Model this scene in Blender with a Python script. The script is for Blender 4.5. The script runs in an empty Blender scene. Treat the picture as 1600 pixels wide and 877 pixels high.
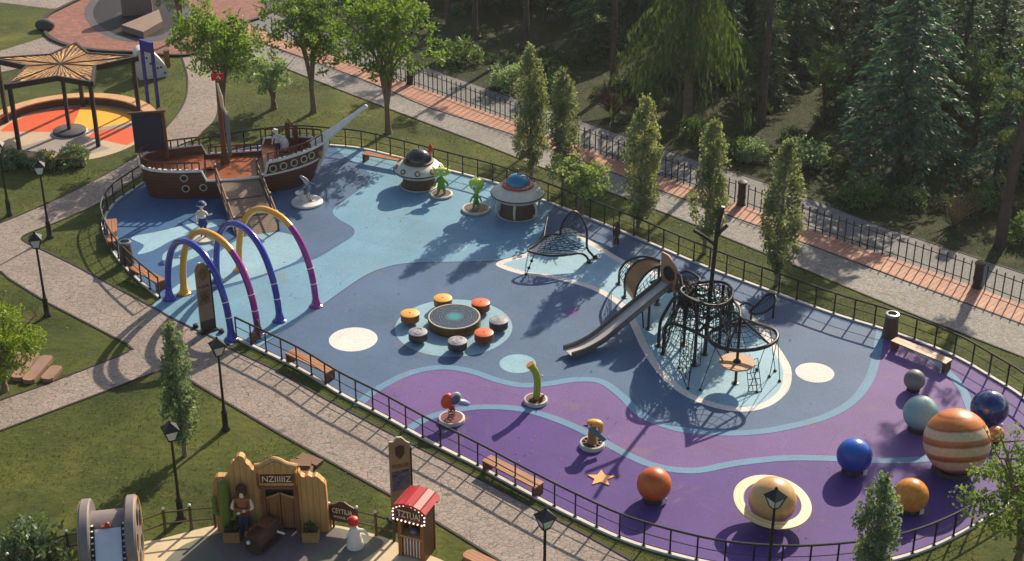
import bpy, bmesh, math, random
import numpy as np
from mathutils import Vector, Matrix, noise
from mathutils.geometry import tessellate_polygon
random.seed(7); RNG = np.random.default_rng(11)
PI = math.pi; R = math.radians
scene = bpy.context.scene
COL = scene.collection

# ---------------------------------------------------------------- camera
CAMH, PITCH, FOC = 32.0, R(27.5), 2400.0
_c, _s = math.cos(PITCH), math.sin(PITCH)
def G(px, py, z=0.0):
    """point at height z seen at pixel (px, py) of the 1600 px wide photograph"""
    u = (px - 800) / FOC; v = (438.5 - py) / FOC
    d = (u, _c + v * _s, -_s + v * _c)
    t = (z - CAMH) / d[2]
    return Vector((d[0] * t, d[1] * t, z))
def G2(px, py, z=0.0):
    p = G(px, py, z); return (p.x, p.y)
cam = bpy.data.cameras.new('camera'); camo = bpy.data.objects.new('camera', cam)
COL.objects.link(camo); camo.location = (0, 0, CAMH); camo.rotation_euler = (PI / 2 - PITCH, 0, 0)
cam.sensor_width = 36; cam.lens = 36 * FOC / 1600; cam.clip_start = 0.5; cam.clip_end = 2000
scene.camera = camo

# ---------------------------------------------------------------- light
SUN_AZ, SUN_EL = R(28), R(30.5)
w = bpy.data.worlds.new('World'); scene.world = w; w.use_nodes = True
nt = w.node_tree; nt.nodes.clear()
sky = nt.nodes.new('ShaderNodeTexSky'); sky.sky_type = 'NISHITA'; sky.sun_disc = False
sky.sun_elevation = SUN_EL; sky.sun_rotation = SUN_AZ; sky.air_density = 1.0; sky.dust_density = 2.2; sky.ozone_density = 1.0
bg = nt.nodes.new('ShaderNodeBackground'); bg.inputs['Strength'].default_value = 0.10
wo = nt.nodes.new('ShaderNodeOutputWorld')
nt.links.new(sky.outputs[0], bg.inputs[0]); nt.links.new(bg.outputs[0], wo.inputs[0])
sl = bpy.data.lights.new('sun', 'SUN'); sl.energy = 5.0; sl.angle = R(0.55); sl.color = (1.0, 0.86, 0.67)
so = bpy.data.objects.new('sun', sl); COL.objects.link(so)
sd = Vector((math.sin(SUN_AZ) * math.cos(SUN_EL), math.cos(SUN_AZ) * math.cos(SUN_EL), math.sin(SUN_EL)))
so.rotation_euler = sd.to_track_quat('Z', 'Y').to_euler(); so.location = sd * 120
vs = scene.view_settings; vs.view_transform = 'Standard'; vs.look = 'None'; vs.gamma = 1; vs.use_curve_mapping = False; vs.exposure = 0.45
scene.cycles.max_bounces = 6; scene.cycles.transparent_max_bounces = 6
scene.cycles.diffuse_bounces = 3; scene.cycles.glossy_bounces = 3; scene.cycles.transmission_bounces = 4
scene.cycles.caustics_reflective = False; scene.cycles.caustics_refractive = False

# ---------------------------------------------------------------- materials
def lin(c):
    if isinstance(c, str):
        c = c.lstrip('#'); c = tuple(int(c[i:i + 2], 16) for i in (0, 2, 4))
    o = []
    for v in c[:3]:
        v /= 255.0; o.append(v / 12.92 if v <= .04045 else ((v + .055) / 1.055) ** 2.4)
    return tuple(o)
def mul(c, k): return tuple(min(1, x * k) for x in c)
class NT:
    def __init__(s, name):
        s.m = bpy.data.materials.new(name); s.m.use_nodes = True; s.t = s.m.node_tree; s.t.nodes.clear()
        s.out = s.n('ShaderNodeOutputMaterial'); s.p = s.n('ShaderNodeBsdfPrincipled'); s.l(s.p.outputs[0], s.out.inputs[0])
        s.tc = s.n('ShaderNodeTexCoord')
    def n(s, t, **k):
        x = s.t.nodes.new(t)
        for a, b in k.items(): setattr(x, a, b)
        return x
    def l(s, a, b): s.t.links.new(a, b)
    def noise(s, scale, detail=3, rough=.55, vec=None, dist=0):
        x = s.n('ShaderNodeTexNoise'); x.inputs['Scale'].default_value = scale; x.inputs['Detail'].default_value = detail
        x.inputs['Roughness'].default_value = rough; x.inputs['Distortion'].default_value = dist
        s.l(vec or s.tc.outputs['Object'], x.inputs['Vector']); return x.outputs['Fac']
    def ramp(s, fac, stops, interp='LINEAR'):
        x = s.n('ShaderNodeValToRGB'); cr = x.color_ramp; cr.interpolation = interp
        while len(cr.elements) < len(stops): cr.elements.new(.5)
        for e, (p, c) in zip(cr.elements, stops):
            e.position = p; e.color = (*c, 1) if len(c) == 3 else c
        s.l(fac, x.inputs[0]); return x.outputs[0]
    def mix(s, fac, a, b, mode='MIX'):
        x = s.n('ShaderNodeMix', data_type='RGBA', blend_type=mode)
        for v, i in ((fac, 0), (a, 6), (b, 7)):
            if hasattr(v, 'links') or hasattr(v, 'is_linked'): s.l(v, x.inputs[i])
            elif i == 0: x.inputs[0].default_value = v
            else: x.inputs[i].default_value = (*v, 1)
        return x.outputs[2]
    def math(s, op, a, b=0.0):
        x = s.n('ShaderNodeMath', operation=op)
        for v, i in ((a, 0), (b, 1)):
            if hasattr(v, 'is_linked'): s.l(v, x.inputs[i])
            else: x.inputs[i].default_value = v
        return x.outputs[0]
    def bump(s, h, strength=.3, dist=.02):
        x = s.n('ShaderNodeBump'); x.inputs['Strength'].default_value = strength; x.inputs['Distance'].default_value = dist
        s.l(h, x.inputs['Height']); s.l(x.outputs[0], s.p.inputs['Normal'])
    def scaled(s, sx, sy, sz, rz=0, src='Object'):
        x = s.n('ShaderNodeMapping'); x.inputs['Scale'].default_value = (sx, sy, sz); x.inputs['Rotation'].default_value = (0, 0, rz)
        s.l(s.tc.outputs[src], x.inputs['Vector']); return x.outputs[0]
    def base(s, c):
        if hasattr(c, 'is_linked'): s.l(c, s.p.inputs['Base Color'])
        else: s.p.inputs['Base Color'].default_value = (*c, 1)
    def rough(s, v): s.p.inputs['Roughness'].default_value = v
def plain(name, col, rough=.5, var=.18, scale=6, metal=0, coat=0, bump=0, bscale=60, wear=0, wearcol=(90, 80, 70)):
    s = NT(name); c = lin(col)
    k = s.noise(scale, 4, .6)
    o = s.ramp(k, [(.3, mul(c, 1 - var)), (.7, mul(c, 1 + var))])
    if wear:
        d = s.ramp(s.noise(scale * .6, 6, .7), [(.55, (0, 0, 0)), (.75, (wear,) * 3)])
        o = s.mix(d, o, lin(wearcol))
    s.base(o); s.rough(rough); s.p.inputs['Metallic'].default_value = metal
    if coat: s.p.inputs['Coat Weight'].default_value = coat; s.p.inputs['Coat Roughness'].default_value = .12
    if bump: s.bump(s.noise(bscale, 3), bump, .01)
    return s.m
def wood(name, col, axis='X', plank=.14, rough=.6, var=.3, coat=0):
    """planks running along `axis`"""
    s = NT(name); c = lin(col)
    st = {'X': (1.2, 14, 14), 'Y': (14, 1.2, 14), 'Z': (14, 14, 1.2)}[axis]
    g = s.noise(2.2, 5, .65, s.scaled(*st), .6)
    o = s.ramp(g, [(.25, mul(c, 1 - var)), (.75, mul(c, 1 + var))])
    big = s.ramp(s.noise(.9, 3), [(.3, (.75,) * 3), (.7, (1.1,) * 3)])
    o = s.mix(1.0, o, big, 'MULTIPLY')
    if plank:
        sep = s.n('ShaderNodeSeparateXYZ'); s.l(s.tc.outputs['Object'], sep.inputs[0])
        v = sep.outputs[{'X': 1, 'Y': 0, 'Z': 0}[axis]]
        f = s.math('FRACT', s.math('DIVIDE', v, plank))
        e = s.math('LESS_THAN', f, .1)
        o = s.mix(e, o, mul(c, .22))
    s.base(o); s.rough(rough)
    s.bump(g, .25, .01)
    if coat: s.p.inputs['Coat Weight'].default_value = coat
    return s.m
def rubber(name, col, var=.10):
    s = NT(name); c = lin(col)
    a = s.ramp(s.noise(.35, 4, .6), [(.3, mul(c, 1 - var * 1.2)), (.7, mul(c, 1 + var * 1.1))])
    b = s.ramp(s.noise(26, 4, .85), [(.30, (.52,) * 3), (.55, (1.0,) * 3), (.75, (1.4,) * 3)])
    o = s.mix(1.0, a, b, 'MULTIPLY')
    bk = s.n('ShaderNodeTexBrick'); bk.inputs['Scale'].default_value = 1; bk.inputs['Brick Width'].default_value = 5.2; bk.inputs['Row Height'].default_value = 3.1; bk.inputs['Mortar Size'].default_value = .012
    for i_, k_ in ((1, 1.0), (2, .955), (3, .72)): bk.inputs[i_].default_value = (k_, k_, k_, 1)
    s.l(s.scaled(1, 1, 1, R(26)), bk.inputs['Vector']); o = s.mix(1.0, o, bk.outputs['Color'], 'MULTIPLY')
    st = s.ramp(s.noise(.55, 6, .72, None, .8), [(.57, (0, 0, 0)), (.74, (.36,) * 3)])
    o = s.mix(st, o, lin((138, 112, 90)))
    fd = s.ramp(s.noise(.22, 3, .5, None, .5), [(.5, (0, 0, 0)), (.7, (.25,) * 3)]); o = s.mix(fd, o, mul(c, 1.3))
    dr = s.ramp(s.noise(1.7, 5, .75, None, 1.2), [(.58, (0, 0, 0)), (.72, (.28,) * 3)])
    o = s.mix(dr, o, mul(c, .55))
    s.base(o); s.rough(.68); s.bump(s.noise(90, 3, .7), .35, .006)
    s.p.inputs['Specular IOR Level'].default_value = .22
    return s.m
def leafmat(name, c1, c2, trans=.42, tc=None):
    s = NT(name)
    oi = s.n('ShaderNodeObjectInfo')
    k = s.noise(1.1, 3, .6)
    k2 = s.noise(9, 2)
    f = s.math('ADD', s.math('MULTIPLY', k, .6), s.math('MULTIPLY', k2, .4))
    o = s.ramp(f, [(.34, lin(c1)), (.66, lin(c2))])
    v = s.ramp(oi.outputs['Random'], [(0, (.78, .82, .8)), (1, (1.18, 1.15, 1.05))])
    o = s.mix(1.0, o, v, 'MULTIPLY')
    s.base(o); s.rough(.5); s.p.inputs['Specular IOR Level'].default_value = .35
    tr = s.n('ShaderNodeBsdfTranslucent')
    t2 = s.mix(1.0, o, tc or (1.25, 1.25, .65), 'MULTIPLY'); s.l(t2, tr.inputs[0])
    mx = s.n('ShaderNodeMixShader'); mx.inputs[0].default_value = trans
    s.l(s.p.outputs[0], mx.inputs[1]); s.l(tr.outputs[0], mx.inputs[2]); s.l(mx.outputs[0], s.out.inputs[0])
    return s.m
def grassmat(name, c1, c2, c3):
    s = NT(name)
    o = s.ramp(s.noise(.16, 5, .62, None, .4), [(.32, lin(c1)), (.5, lin(c2)), (.7, lin(c3))])
    st = s.ramp(s.noise(2.2, 5, .75, s.scaled(.7, 1.5, 1, .3)), [(.3, (.66,) * 3), (.7, (1.3,) * 3)])
    fn = s.ramp(s.noise(24, 4, .85), [(.3, (.6,) * 3), (.7, (1.35,) * 3)])
    o = s.mix(1.0, s.mix(1.0, o, st, 'MULTIPLY'), fn, 'MULTIPLY')
    dry = s.ramp(s.noise(.5, 6, .7, None, .5), [(.54, (0, 0, 0)), (.74, (.42,) * 3)])
    o = s.mix(dry, o, lin((124, 108, 62)))
    s.base(o); s.rough(.85); s.p.inputs['Specular IOR Level'].default_value = .2
    h = s.math('ADD', s.noise(30, 4, .8), s.math('MULTIPLY', s.noise(5, 3), 1.2))
    s.bump(h, .8, .06)
    return s.m
def paver(name, col, scale, joint=.35, warm=(150, 130, 120), rz=.3, jw=.07):
    s = NT(name); c = lin(col)
    vec = s.scaled(scale, scale * 1.35, scale, rz)
    nz = s.n('ShaderNodeTexNoise'); nz.inputs['Scale'].default_value = .8; s.l(vec, nz.inputs['Vector'])
    add = s.n('ShaderNodeMix', data_type='VECTOR'); add.inputs[0].default_value = .16
    s.l(vec, add.inputs[4]); s.l(nz.outputs['Color'], add.inputs[5])
    v1 = s.n('ShaderNodeTexVoronoi', feature='DISTANCE_TO_EDGE'); v1.inputs['Scale'].default_value = 1
    v2 = s.n('ShaderNodeTexVoronoi', feature='F1'); v2.inputs['Scale'].default_value = 1
    for v in (v1, v2): s.l(add.outputs[1], v.inputs['Vector'])
    cell = s.n('ShaderNodeSeparateColor'); s.l(v2.outputs['Color'], cell.inputs[0])
    o = s.ramp(cell.outputs[0], [(0, mul(c, .74)), (.5, c), (1, mul(lin(warm), 1.05))])
    big = s.ramp(s.noise(.3, 4, .6), [(.3, (.82,) * 3), (.7, (1.12,) * 3)])
    o = s.mix(1.0, o, big, 'MULTIPLY')
    fn = s.ramp(s.noise(40, 3, .8), [(.3, (.75,) * 3), (.7, (1.2,) * 3)])
    o = s.mix(1.0, o, fn, 'MULTIPLY')
    e = s.ramp(v1.outputs['Distance'], [(jw * .35, (1, 1, 1)), (jw, (0, 0, 0))])
    o = s.mix(e, o, mul(c, joint)); s.base(o); s.rough(.8)
    s.bump(s.math('ADD', s.math('MINIMUM', v1.outputs['Distance'], .12), s.math('MULTIPLY', s.noise(30, 3), .06)), .6, .05)
    return s.m

# ---------------------------------------------------------------- meshes
class MB:
    def __init__(s): s.v = []; s.f = []; s.mi = []; s.cur = 0
    def add(s, vs, fs):
        b = len(s.v); s.v += [tuple(v) for v in vs]
        for f in fs: s.f.append(tuple(i + b for i in f)); s.mi.append(s.cur)
        return s
    def box(s, c, size, rz=0, M=None, taper=1):
        x, y, z = [k / 2 for k in size]
        vs = [Vector((a * x * (taper if d > 0 else 1), b * y * (taper if d > 0 else 1), d * z)) for d in (-1, 1) for a, b in ((-1, -1), (1, -1), (1, 1), (-1, 1))]
        m = M or Matrix.Rotation(rz, 3, 'Z')
        vs = [m @ v + Vector(c) for v in vs]
        return s.add(vs, [(3, 2, 1, 0), (4, 5, 6, 7), (0, 1, 5, 4), (1, 2, 6, 5), (2, 3, 7, 6), (3, 0, 4, 7)])
    def bar(s, a, b, wd, th):
        a, b = Vector(a), Vector(b); d = b - a; L = d.length; x = d.normalized()
        up = Vector((0, 0, 1)) if abs(x.z) < .95 else Vector((0, 1, 0))
        y = up.cross(x).normalized(); z = x.cross(y)
        return s.box((a + b) / 2, (L, wd, th), M=Matrix((x, y, z)).transposed())
    def tube(s, pts, r, n=8, closed=False, cap=True):
        pts = [Vector(p) for p in pts]; m = len(pts)
        rs = r if isinstance(r, (list, tuple)) else [r] * m
        T = []
        for i in range(m):
            a = pts[(i - 1) % m] if (closed or i) else pts[i]
            b = pts[(i + 1) % m] if (closed or i < m - 1) else pts[i]
            t = (b - a); T.append(t.normalized() if t.length > 1e-9 else Vector((0, 0, 1)))
        up = Vector((0, 0, 1)) if abs(T[0].z) < .9 else Vector((1, 0, 0))
        N = (up - T[0] * up.dot(T[0])).normalized(); vs = []
        for i in range(m):
            if i: N = (N - T[i] * N.dot(T[i])); N = N.normalized() if N.length > 1e-6 else Vector((1, 0, 0))
            B = T[i].cross(N)
            for k in range(n):
                a = 2 * PI * k / n; vs.append(pts[i] + (N * math.cos(a) + B * math.sin(a)) * rs[i])
        fs = []
        for i in range(m if closed else m - 1):
            j = (i + 1) % m
            for k in range(n):
                l = (k + 1) % n; fs.append((i * n + k, i * n + l, j * n + l, j * n + k))
        if cap and not closed:
            fs.append(tuple(range(n - 1, -1, -1))); fs.append(tuple((m - 1) * n + k for k in range(n)))
        return s.add(vs, fs)
    def cyl(s, a, b, r0, r1=None, n=12): return s.tube([a, b], [r0, r0 if r1 is None else r1], n)
    def lathe(s, prof, n=24, c=(0, 0, 0), M=None):
        vs = []; c = Vector(c)
        for r, z in prof:
            for k in range(n):
                a = 2 * PI * k / n; v = Vector((r * math.cos(a), r * math.sin(a), z))
                vs.append((M @ v if M else v) + c)
        fs = []; m = len(prof)
        for i in range(m - 1):
            for k in range(n):
                l = (k + 1) % n; fs.append((i * n + k, i * n + l, (i + 1) * n + l, (i + 1) * n + k))
        closed = prof[0] == prof[-1]
        if prof[0][0] > 1e-4 and not closed: fs.append(tuple(range(n - 1, -1, -1)))
        if prof[-1][0] > 1e-4 and not closed: fs.append(tuple((m - 1) * n + k for k in range(n)))
        return s.add(vs, fs)
    def ball(s, c, r, n=24, m=14, sc=(1, 1, 1), M=None):
        prof = [(max(1e-5, math.sin(PI * i / m)), -math.cos(PI * i / m)) for i in range(m + 1)]
        S = Matrix.Diagonal((r * sc[0], r * sc[1], r * sc[2])); 
        return s.lathe(prof, n, c, (M @ S) if M else S)
    def prism(s, poly, z0, z1, M=None, c=(0, 0, 0)):
        """poly in xy, extruded along z (then placed by M)"""
        n = len(poly); a = sum(poly[i][0] * poly[(i + 1) % n][1] - poly[(i + 1) % n][0] * poly[i][1] for i in range(n))
        if a < 0: poly = poly[::-1]
        vs = [Vector((x, y, z)) for z in (z0, z1) for x, y in poly]
        tri = tessellate_polygon([[Vector((x, y, 0)) for x, y in poly]])
        fs = []
        for t in tri:
            p = [poly[i] for i in t]
            ar = (p[1][0] - p[0][0]) * (p[2][1] - p[0][1]) - (p[2][0] - p[0][0]) * (p[1][1] - p[0][1])
            t = t if ar > 0 else t[::-1]
            fs.append(tuple(i + n for i in t)); fs.append(tuple(t[::-1]))
        for i in range(n):
            j = (i + 1) % n; fs.append((i, j, j + n, i + n))
        if M is not None: vs = [M @ v for v in vs]
        return s.add([v + Vector(c) for v in vs], fs)
    def build(s, name, mats, parent=None, smooth=40, label=None):
        me = bpy.data.meshes.new(name); me.from_pydata([tuple(v) for v in s.v], [], s.f)
        mats = mats if isinstance(mats, (list, tuple)) else [mats]
        for m in mats: me.materials.append(m)
        if len(mats) > 1: me.polygons.foreach_set('material_index', s.mi)
        if smooth:
            me.polygons.foreach_set('use_smooth', [True] * len(me.polygons))
            me.set_sharp_from_angle(angle=R(smooth))
        me.update()
        o = bpy.data.objects.new(name, me); COL.objects.link(o)
        if parent: o.parent = parent
        if label: o['label'] = label
        return o
UPY = Matrix(((1, 0, 0), (0, 0, -1), (0, 1, 0)))     # xy drawing -> x, z wall facing -Y (extruded towards -Y for +z)
def tag(o, label, cat, group=None):
    o['label'] = label; o['category'] = cat
    if group: o['group'] = group
    return o
def thing(name, label, cat, loc, rz=0, group=None):
    o = bpy.data.objects.new(name, None); COL.objects.link(o); o.empty_display_size = .3
    o.location = loc; o.rotation_euler = (0, 0, rz); return tag(o, label, cat, group)
def dup(root, loc=None, rz=None, label=None, group=None, sc=None):
    r = root.copy(); COL.objects.link(r)
    if loc is not None: r.location = loc
    if rz is not None: r.rotation_euler = (0, 0, rz)
    if sc is not None: r.scale = sc if isinstance(sc, tuple) else (sc, sc, sc)
    if label: r['label'] = label
    if group: r['group'] = group
    for ch in list(root.children):
        c = ch.copy(); COL.objects.link(c); c.parent = r
        for g in list(ch.children):
            d = g.copy(); COL.objects.link(d); d.parent = c
    return r
def structure(o): o['kind'] = 'structure'; return o
def smooth_path(pts, k=8, closed=False):
    pts = [Vector(p) for p in pts]; n = len(pts); out = []
    for i in range(n if closed else n - 1):
        if closed: p = [pts[(i + j) % n] for j in (-1, 0, 1, 2)]
        else: p = [pts[max(i - 1, 0)], pts[i], pts[i + 1], pts[min(i + 2, n - 1)]]
        for t in range(k):
            t /= k
            out.append(.5 * ((2 * p[1]) + (p[2] - p[0]) * t + (2 * p[0] - 5 * p[1] + 4 * p[2] - p[3]) * t * t + (3 * p[1] - p[0] - 3 * p[2] + p[3]) * t ** 3))
    if not closed: out.append(pts[-1])
    return out
def gp(px, z=0, k=6, closed=False, sm=True):
    p = [G(x, y, z) for x, y in px]
    return smooth_path(p, k, closed) if sm else p
def sheet(name, pts, z, mat, struct=True):
    poly = [Vector((p[0], p[1], 0)) for p in pts]
    tri = tessellate_polygon([poly]); fs = []
    for t in tri:
        a, b, c = (poly[i] for i in t)
        fs.append(t if (b - a).cross(c - a).z > 0 else t[::-1])
    mb = MB(); mb.add([(p.x, p.y, z) for p in poly], fs)
    o = mb.build(name, mat, smooth=0)
    return structure(o) if struct else o
def offset_line(pts, d, closed=False):
    n = len(pts); out = []
    for i in range(n):
        a = pts[(i - 1) % n] if (closed or i) else pts[i]; b = pts[(i + 1) % n] if (closed or i < n - 1) else pts[i]
        t = Vector((b[0] - a[0], b[1] - a[1])).normalized(); out.append(Vector((pts[i][0] - t.y * d, pts[i][1] + t.x * d, 0)))
    return out
def ribbon(name, pts, wd, z, mat, closed=False, h=0):
    a = offset_line(pts, wd / 2, closed); b = offset_line(pts, -wd / 2, closed); n = len(pts); mb = MB()
    if not h:
        vs = [(p.x, p.y, z) for p in a] + [(p.x, p.y, z) for p in b]
        fs = [(i, i + n, (i + 1) % n + n, (i + 1) % n) for i in range(n if closed else n - 1)]
        mb.add(vs, fs)
    else:
        vs = [(p.x, p.y, zz) for zz in (z, z + h) for q in (a, b) for p in q]
        fs = []
        for i in range(n if closed else n - 1):
            j = (i + 1) % n
            fs += [(i + 2 * n, i + 3 * n, j + 3 * n, j + 2 * n), (i, i + 2 * n, j + 2 * n, j), (i + n, j + n, j + 3 * n, i + 3 * n)]
        mb.add(vs, fs)
    return structure(mb.build(name, mat, smooth=0))
def circle_pts(c, r, n=40): return [(c[0] + r * math.cos(2 * PI * i / n), c[1] + r * math.sin(2 * PI * i / n)) for i in range(n)]
def text(string, wd, ht, depth, mat, parent, name, M):
    """raised lettering wd x ht in its own xy plane, placed by 4x4 M"""
    cu = bpy.data.curves.new(name, 'FONT'); cu.body = string; cu.extrude = depth; cu.align_x = 'CENTER'; cu.align_y = 'CENTER'
    cu.resolution_u = 2
    t = bpy.data.objects.new(name, cu); COL.objects.link(t)
    bpy.context.view_layer.update()
    me = bpy.data.meshes.new_from_object(t); bpy.data.objects.remove(t); bpy.data.curves.remove(cu)
    co = np.empty(len(me.vertices) * 3); me.vertices.foreach_get('co', co); co = co.reshape(-1, 3)
    lo, hi = co.min(0), co.max(0); co[:, :2] = (co[:, :2] - (lo + hi)[:2] / 2) / (hi - lo)[:2] * (wd, ht)
    me.vertices.foreach_set('co', co.ravel()); me.transform(M); me.materials.clear(); me.materials.append(mat)
    o = bpy.data.objects.new(name, me); COL.objects.link(o); o.parent = parent
    return o
WALLM = Matrix(((1, 0, 0, 0), (0, 0, -1, 0), (0, 1, 0, 0), (0, 0, 0, 1)))   # text standing upright, facing -Y
def skin(joints, edges, radii, root=0, lv=1):
    """one continuous skinned surface -> (verts, faces)"""
    me = bpy.data.meshes.new('skin'); me.from_pydata(joints, edges, [])
    o = bpy.data.objects.new('skin', me); COL.objects.link(o)
    o.modifiers.new('s', 'SKIN').use_smooth_shade = True
    for i, r in enumerate(radii):
        d = me.skin_vertices[0].data[i]; d.radius = (r, r) if not isinstance(r, tuple) else r; d.use_root = (i == root)
    sb = o.modifiers.new('b', 'SUBSURF'); sb.levels = lv; sb.render_levels = lv
    dg = bpy.context.evaluated_depsgraph_get(); ev = o.evaluated_get(dg); m2 = ev.to_mesh()
    vs = [tuple(v.co) for v in m2.vertices]; fs = [tuple(p.vertices) for p in m2.polygons]
    ev.to_mesh_clear(); bpy.data.objects.remove(o); bpy.data.meshes.remove(me)
    return vs, fs

# ---------------------------------------------------------------- foliage
def leaves_obj(name, P, D, L, W, mat, parent, jitter=1.0):
    """P centres (n,3); D long directions (n,3); L, W sizes (n)"""
    n = len(P); D = D / (np.linalg.norm(D, axis=1, keepdims=True) + 1e-9)
    rnd = RNG.normal(size=(n, 3)); S = np.cross(D, rnd); S /= (np.linalg.norm(S, axis=1, keepdims=True) + 1e-9)
    L = np.broadcast_to(L, (n,))[:, None]; W = np.broadcast_to(W, (n,))[:, None]
    v = np.empty((n, 4, 3)); v[:, 0] = P - D * L * .5; v[:, 1] = P + S * W * .5; v[:, 2] = P + D * L * .5; v[:, 3] = P - S * W * .5
    me = bpy.data.meshes.new(name)
    me.vertices.add(n * 4); me.vertices.foreach_set('co', v.ravel())
    me.loops.add(n * 4); me.loops.foreach_set('vertex_index', np.arange(n * 4, dtype=np.int32))
    me.polygons.add(n); me.polygons.foreach_set('loop_start', np.arange(0, n * 4, 4, dtype=np.int32))
    me.polygons.foreach_set('loop_total', np.full(n, 4, dtype=np.int32))
    me.materials.append(mat); me.update(calc_edges=True); me.validate()
    o = bpy.data.objects.new(name, me); COL.objects.link(o); o.parent = parent
    return o
def blob(centres, radii, per, flat=1.0, shell=.55):
    out = []
    for c, r in zip(centres, radii):
        k = max(4, int(per * r * r)); d = RNG.normal(size=(k, 3)); d /= np.linalg.norm(d, axis=1, keepdims=True)
        rr = r * (shell + (1 - shell) * RNG.random((k, 1)) ** .7) * (1 - .25 * RNG.random((k, 1)))
        q = d * rr; q[:, 2] *= flat; out.append(q + np.array(c))
    return np.concatenate(out)
# ================================================================ materials used by many things
m_black = plain('black powder coated steel', (18, 17, 18), .5, .2, 5)
m_iron = plain('dark wrought iron', (24, 24, 26), .5, .25, 5)
m_white = plain('white paint', (228, 222, 210), .45, .08, 4, wear=.35, wearcol=(150, 140, 125))
m_kerb = plain('pale concrete kerb', (205, 200, 190), .8, .12, 3, bump=.3)
m_edge = plain('dark path edging', (40, 34, 30), .8, .2, 3)
m_steel = plain('brushed steel', (150, 150, 150), .32, .1, 20, metal=1)
m_chrome = plain('polished chrome', (150, 152, 158), .2, .05, 8, metal=1)
m_rope = plain('black climbing rope', (24, 24, 27), .8, .2, 20)
m_benchwood = wood('bench timber', (176, 118, 74), 'X', .15, .5, .22)
m_benchend = wood('bench end timber', (104, 64, 38), 'Z', 0, .6)
m_brownmetal = plain('brown litter bin metal', (92, 66, 48), .5, .2, 3)
m_glass = plain('frosted lamp glass', (215, 215, 205), .25, .05, 6)
m_ply = wood('birch plywood', (176, 128, 88), 'Z', 0, .5, .15)

# ================================================================ ground and paths
m_grass = grassmat('lawn grass', (52, 66, 22), (76, 86, 31), (102, 106, 43))
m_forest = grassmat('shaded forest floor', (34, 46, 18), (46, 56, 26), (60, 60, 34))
structure(sheet('ground', [(-300, -150), (300, -150), (300, 420), (-300, 420)], 0, m_grass))
m_crazy = paver('pinkish paving stones', (152, 140, 128), 5.4, .36, (150, 130, 120), .4, .06)
m_cobble = paver('grey cobbles', (140, 136, 130), 6.2, .5, (150, 140, 128), .72, .09)
m_gravel = paver('grey gravel path', (124, 122, 120), 9, .5, (128, 122, 116), .72, .12)
m_terra = NT('terracotta paving')
br = m_terra.n('ShaderNodeTexBrick'); br.inputs['Scale'].default_value = 1; br.inputs['Brick Width'].default_value = .9; br.inputs['Row Height'].default_value = .22
br.inputs['Mortar Size'].default_value = .012
for i, c in ((1, (190, 138, 110)), (2, (174, 122, 98)), (3, (110, 76, 60))): br.inputs[i].default_value = (*lin(c), 1)
m_terra.l(m_terra.scaled(1, 1, 1, R(134)), br.inputs['Vector'])
m_terra.base(m_terra.mix(1.0, br.outputs['Color'], m_terra.ramp(m_terra.noise(.5, 5, .65), [(.3, (.78,) * 3), (.7, (1.15,) * 3)]), 'MULTIPLY'))
m_terra.rough(.75); m_terra.bump(m_terra.noise(30, 3), .3, .02); m_terra = m_terra.m

# west path net: one sheet with lawn islands left out as separate lawns
up_edge = [(-160, 402), (0, 349), (130, 291), (219, 240), (262, 197), (288, 160), (293, 122), (284, 88), (282, 62)]
pw = gp(up_edge, 0, 5)
low_edge = [(332, 62), (345, 110), (340, 178), (320, 204), (300, 222), (262, 246), (230, 268), (198, 290), (157, 317), (95, 345), (52, 362)]
pl = gp(low_edge, 0, 5)
tip = gp([(52, 362), (36, 370), (38, 377), (60, 388)], 0, 4)
mid = gp([(60, 388), (113, 413), (236, 479), (264, 495), (300, 513), (335, 529), (351, 541), (430, 578), (499, 618), (600, 672), (710, 728), (800, 776), (880, 818), (940, 850), (1000, 884), (1080, 930), (1150, 965)], 0, 2)
bot = gp([(1010, 1010), (900, 945), (785, 880), (719, 839), (611, 775), (440, 680), (310, 603), (285, 587), (266, 577), (246, 581), (120, 629), (0, 674), (-160, 735)], 0, 2)
back = gp([(-160, 690), (0, 626), (60, 605), (185, 557), (200, 548), (198, 538), (75, 474), (14, 436), (-20, 424), (-160, 470)], 0, 2)
path_poly = pw + pl + tip + mid + bot + back
sheet('paved_path', path_poly, .008, m_crazy)
for nm, pts in (('path_edging', pw), ('path_edging', pl + tip + mid), ('path_edging', bot), ('path_edging', back)):
    ribbon(nm, pts, .09, 0, m_edge, h=.035)
# promenade strips
cob_lo = gp([(352, 46), (380, 78), (440, 105), (598, 167), (747, 223), (861, 268), (979, 311), (1083, 351), (1240, 415), (1400, 481), (1520, 528), (1640, 575), (1800, 640)], 0, 3)
ter_lo = gp([(352, 38), (380, 56), (511, 104), (598, 137), (669, 168), (799, 210), (935, 262), (1078, 315), (1240, 374), (1376, 425), (1600, 508), (1800, 583)], 0, 3)
ter_hi = gp([(362, 26), (420, 52), (503, 82), (585, 112), (645, 133), (721, 161), (799, 190), (902, 228), (1023, 272), (1160, 321), (1240, 351), (1376, 397), (1511, 444), (1600, 477), (1800, 550)], 0, 3)
gra_hi = gp([(395, 8), (430, 22), (540, 62), (627, 92), (747, 134), (799, 152), (910, 190), (1034, 233), (1160, 274), (1260, 308), (1386, 357), (1600, 428), (1800, 500)], 0, 3)
sheet('cobbled_path', cob_lo + ter_lo[::-1], .008, m_cobble)
sheet('terracotta_walk', ter_lo + ter_hi[::-1], .012, m_terra)
sheet('gravel_path', ter_hi + gra_hi[::-1], .008, m_gravel)
ribbon('path_edging', cob_lo, .09, 0, m_edge, h=.035); ribbon('path_edging', ter_lo, .08, 0, m_edge, h=.03)
ribbon('path_edging', gra_hi, .08, 0, m_edge, h=.03)
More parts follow.
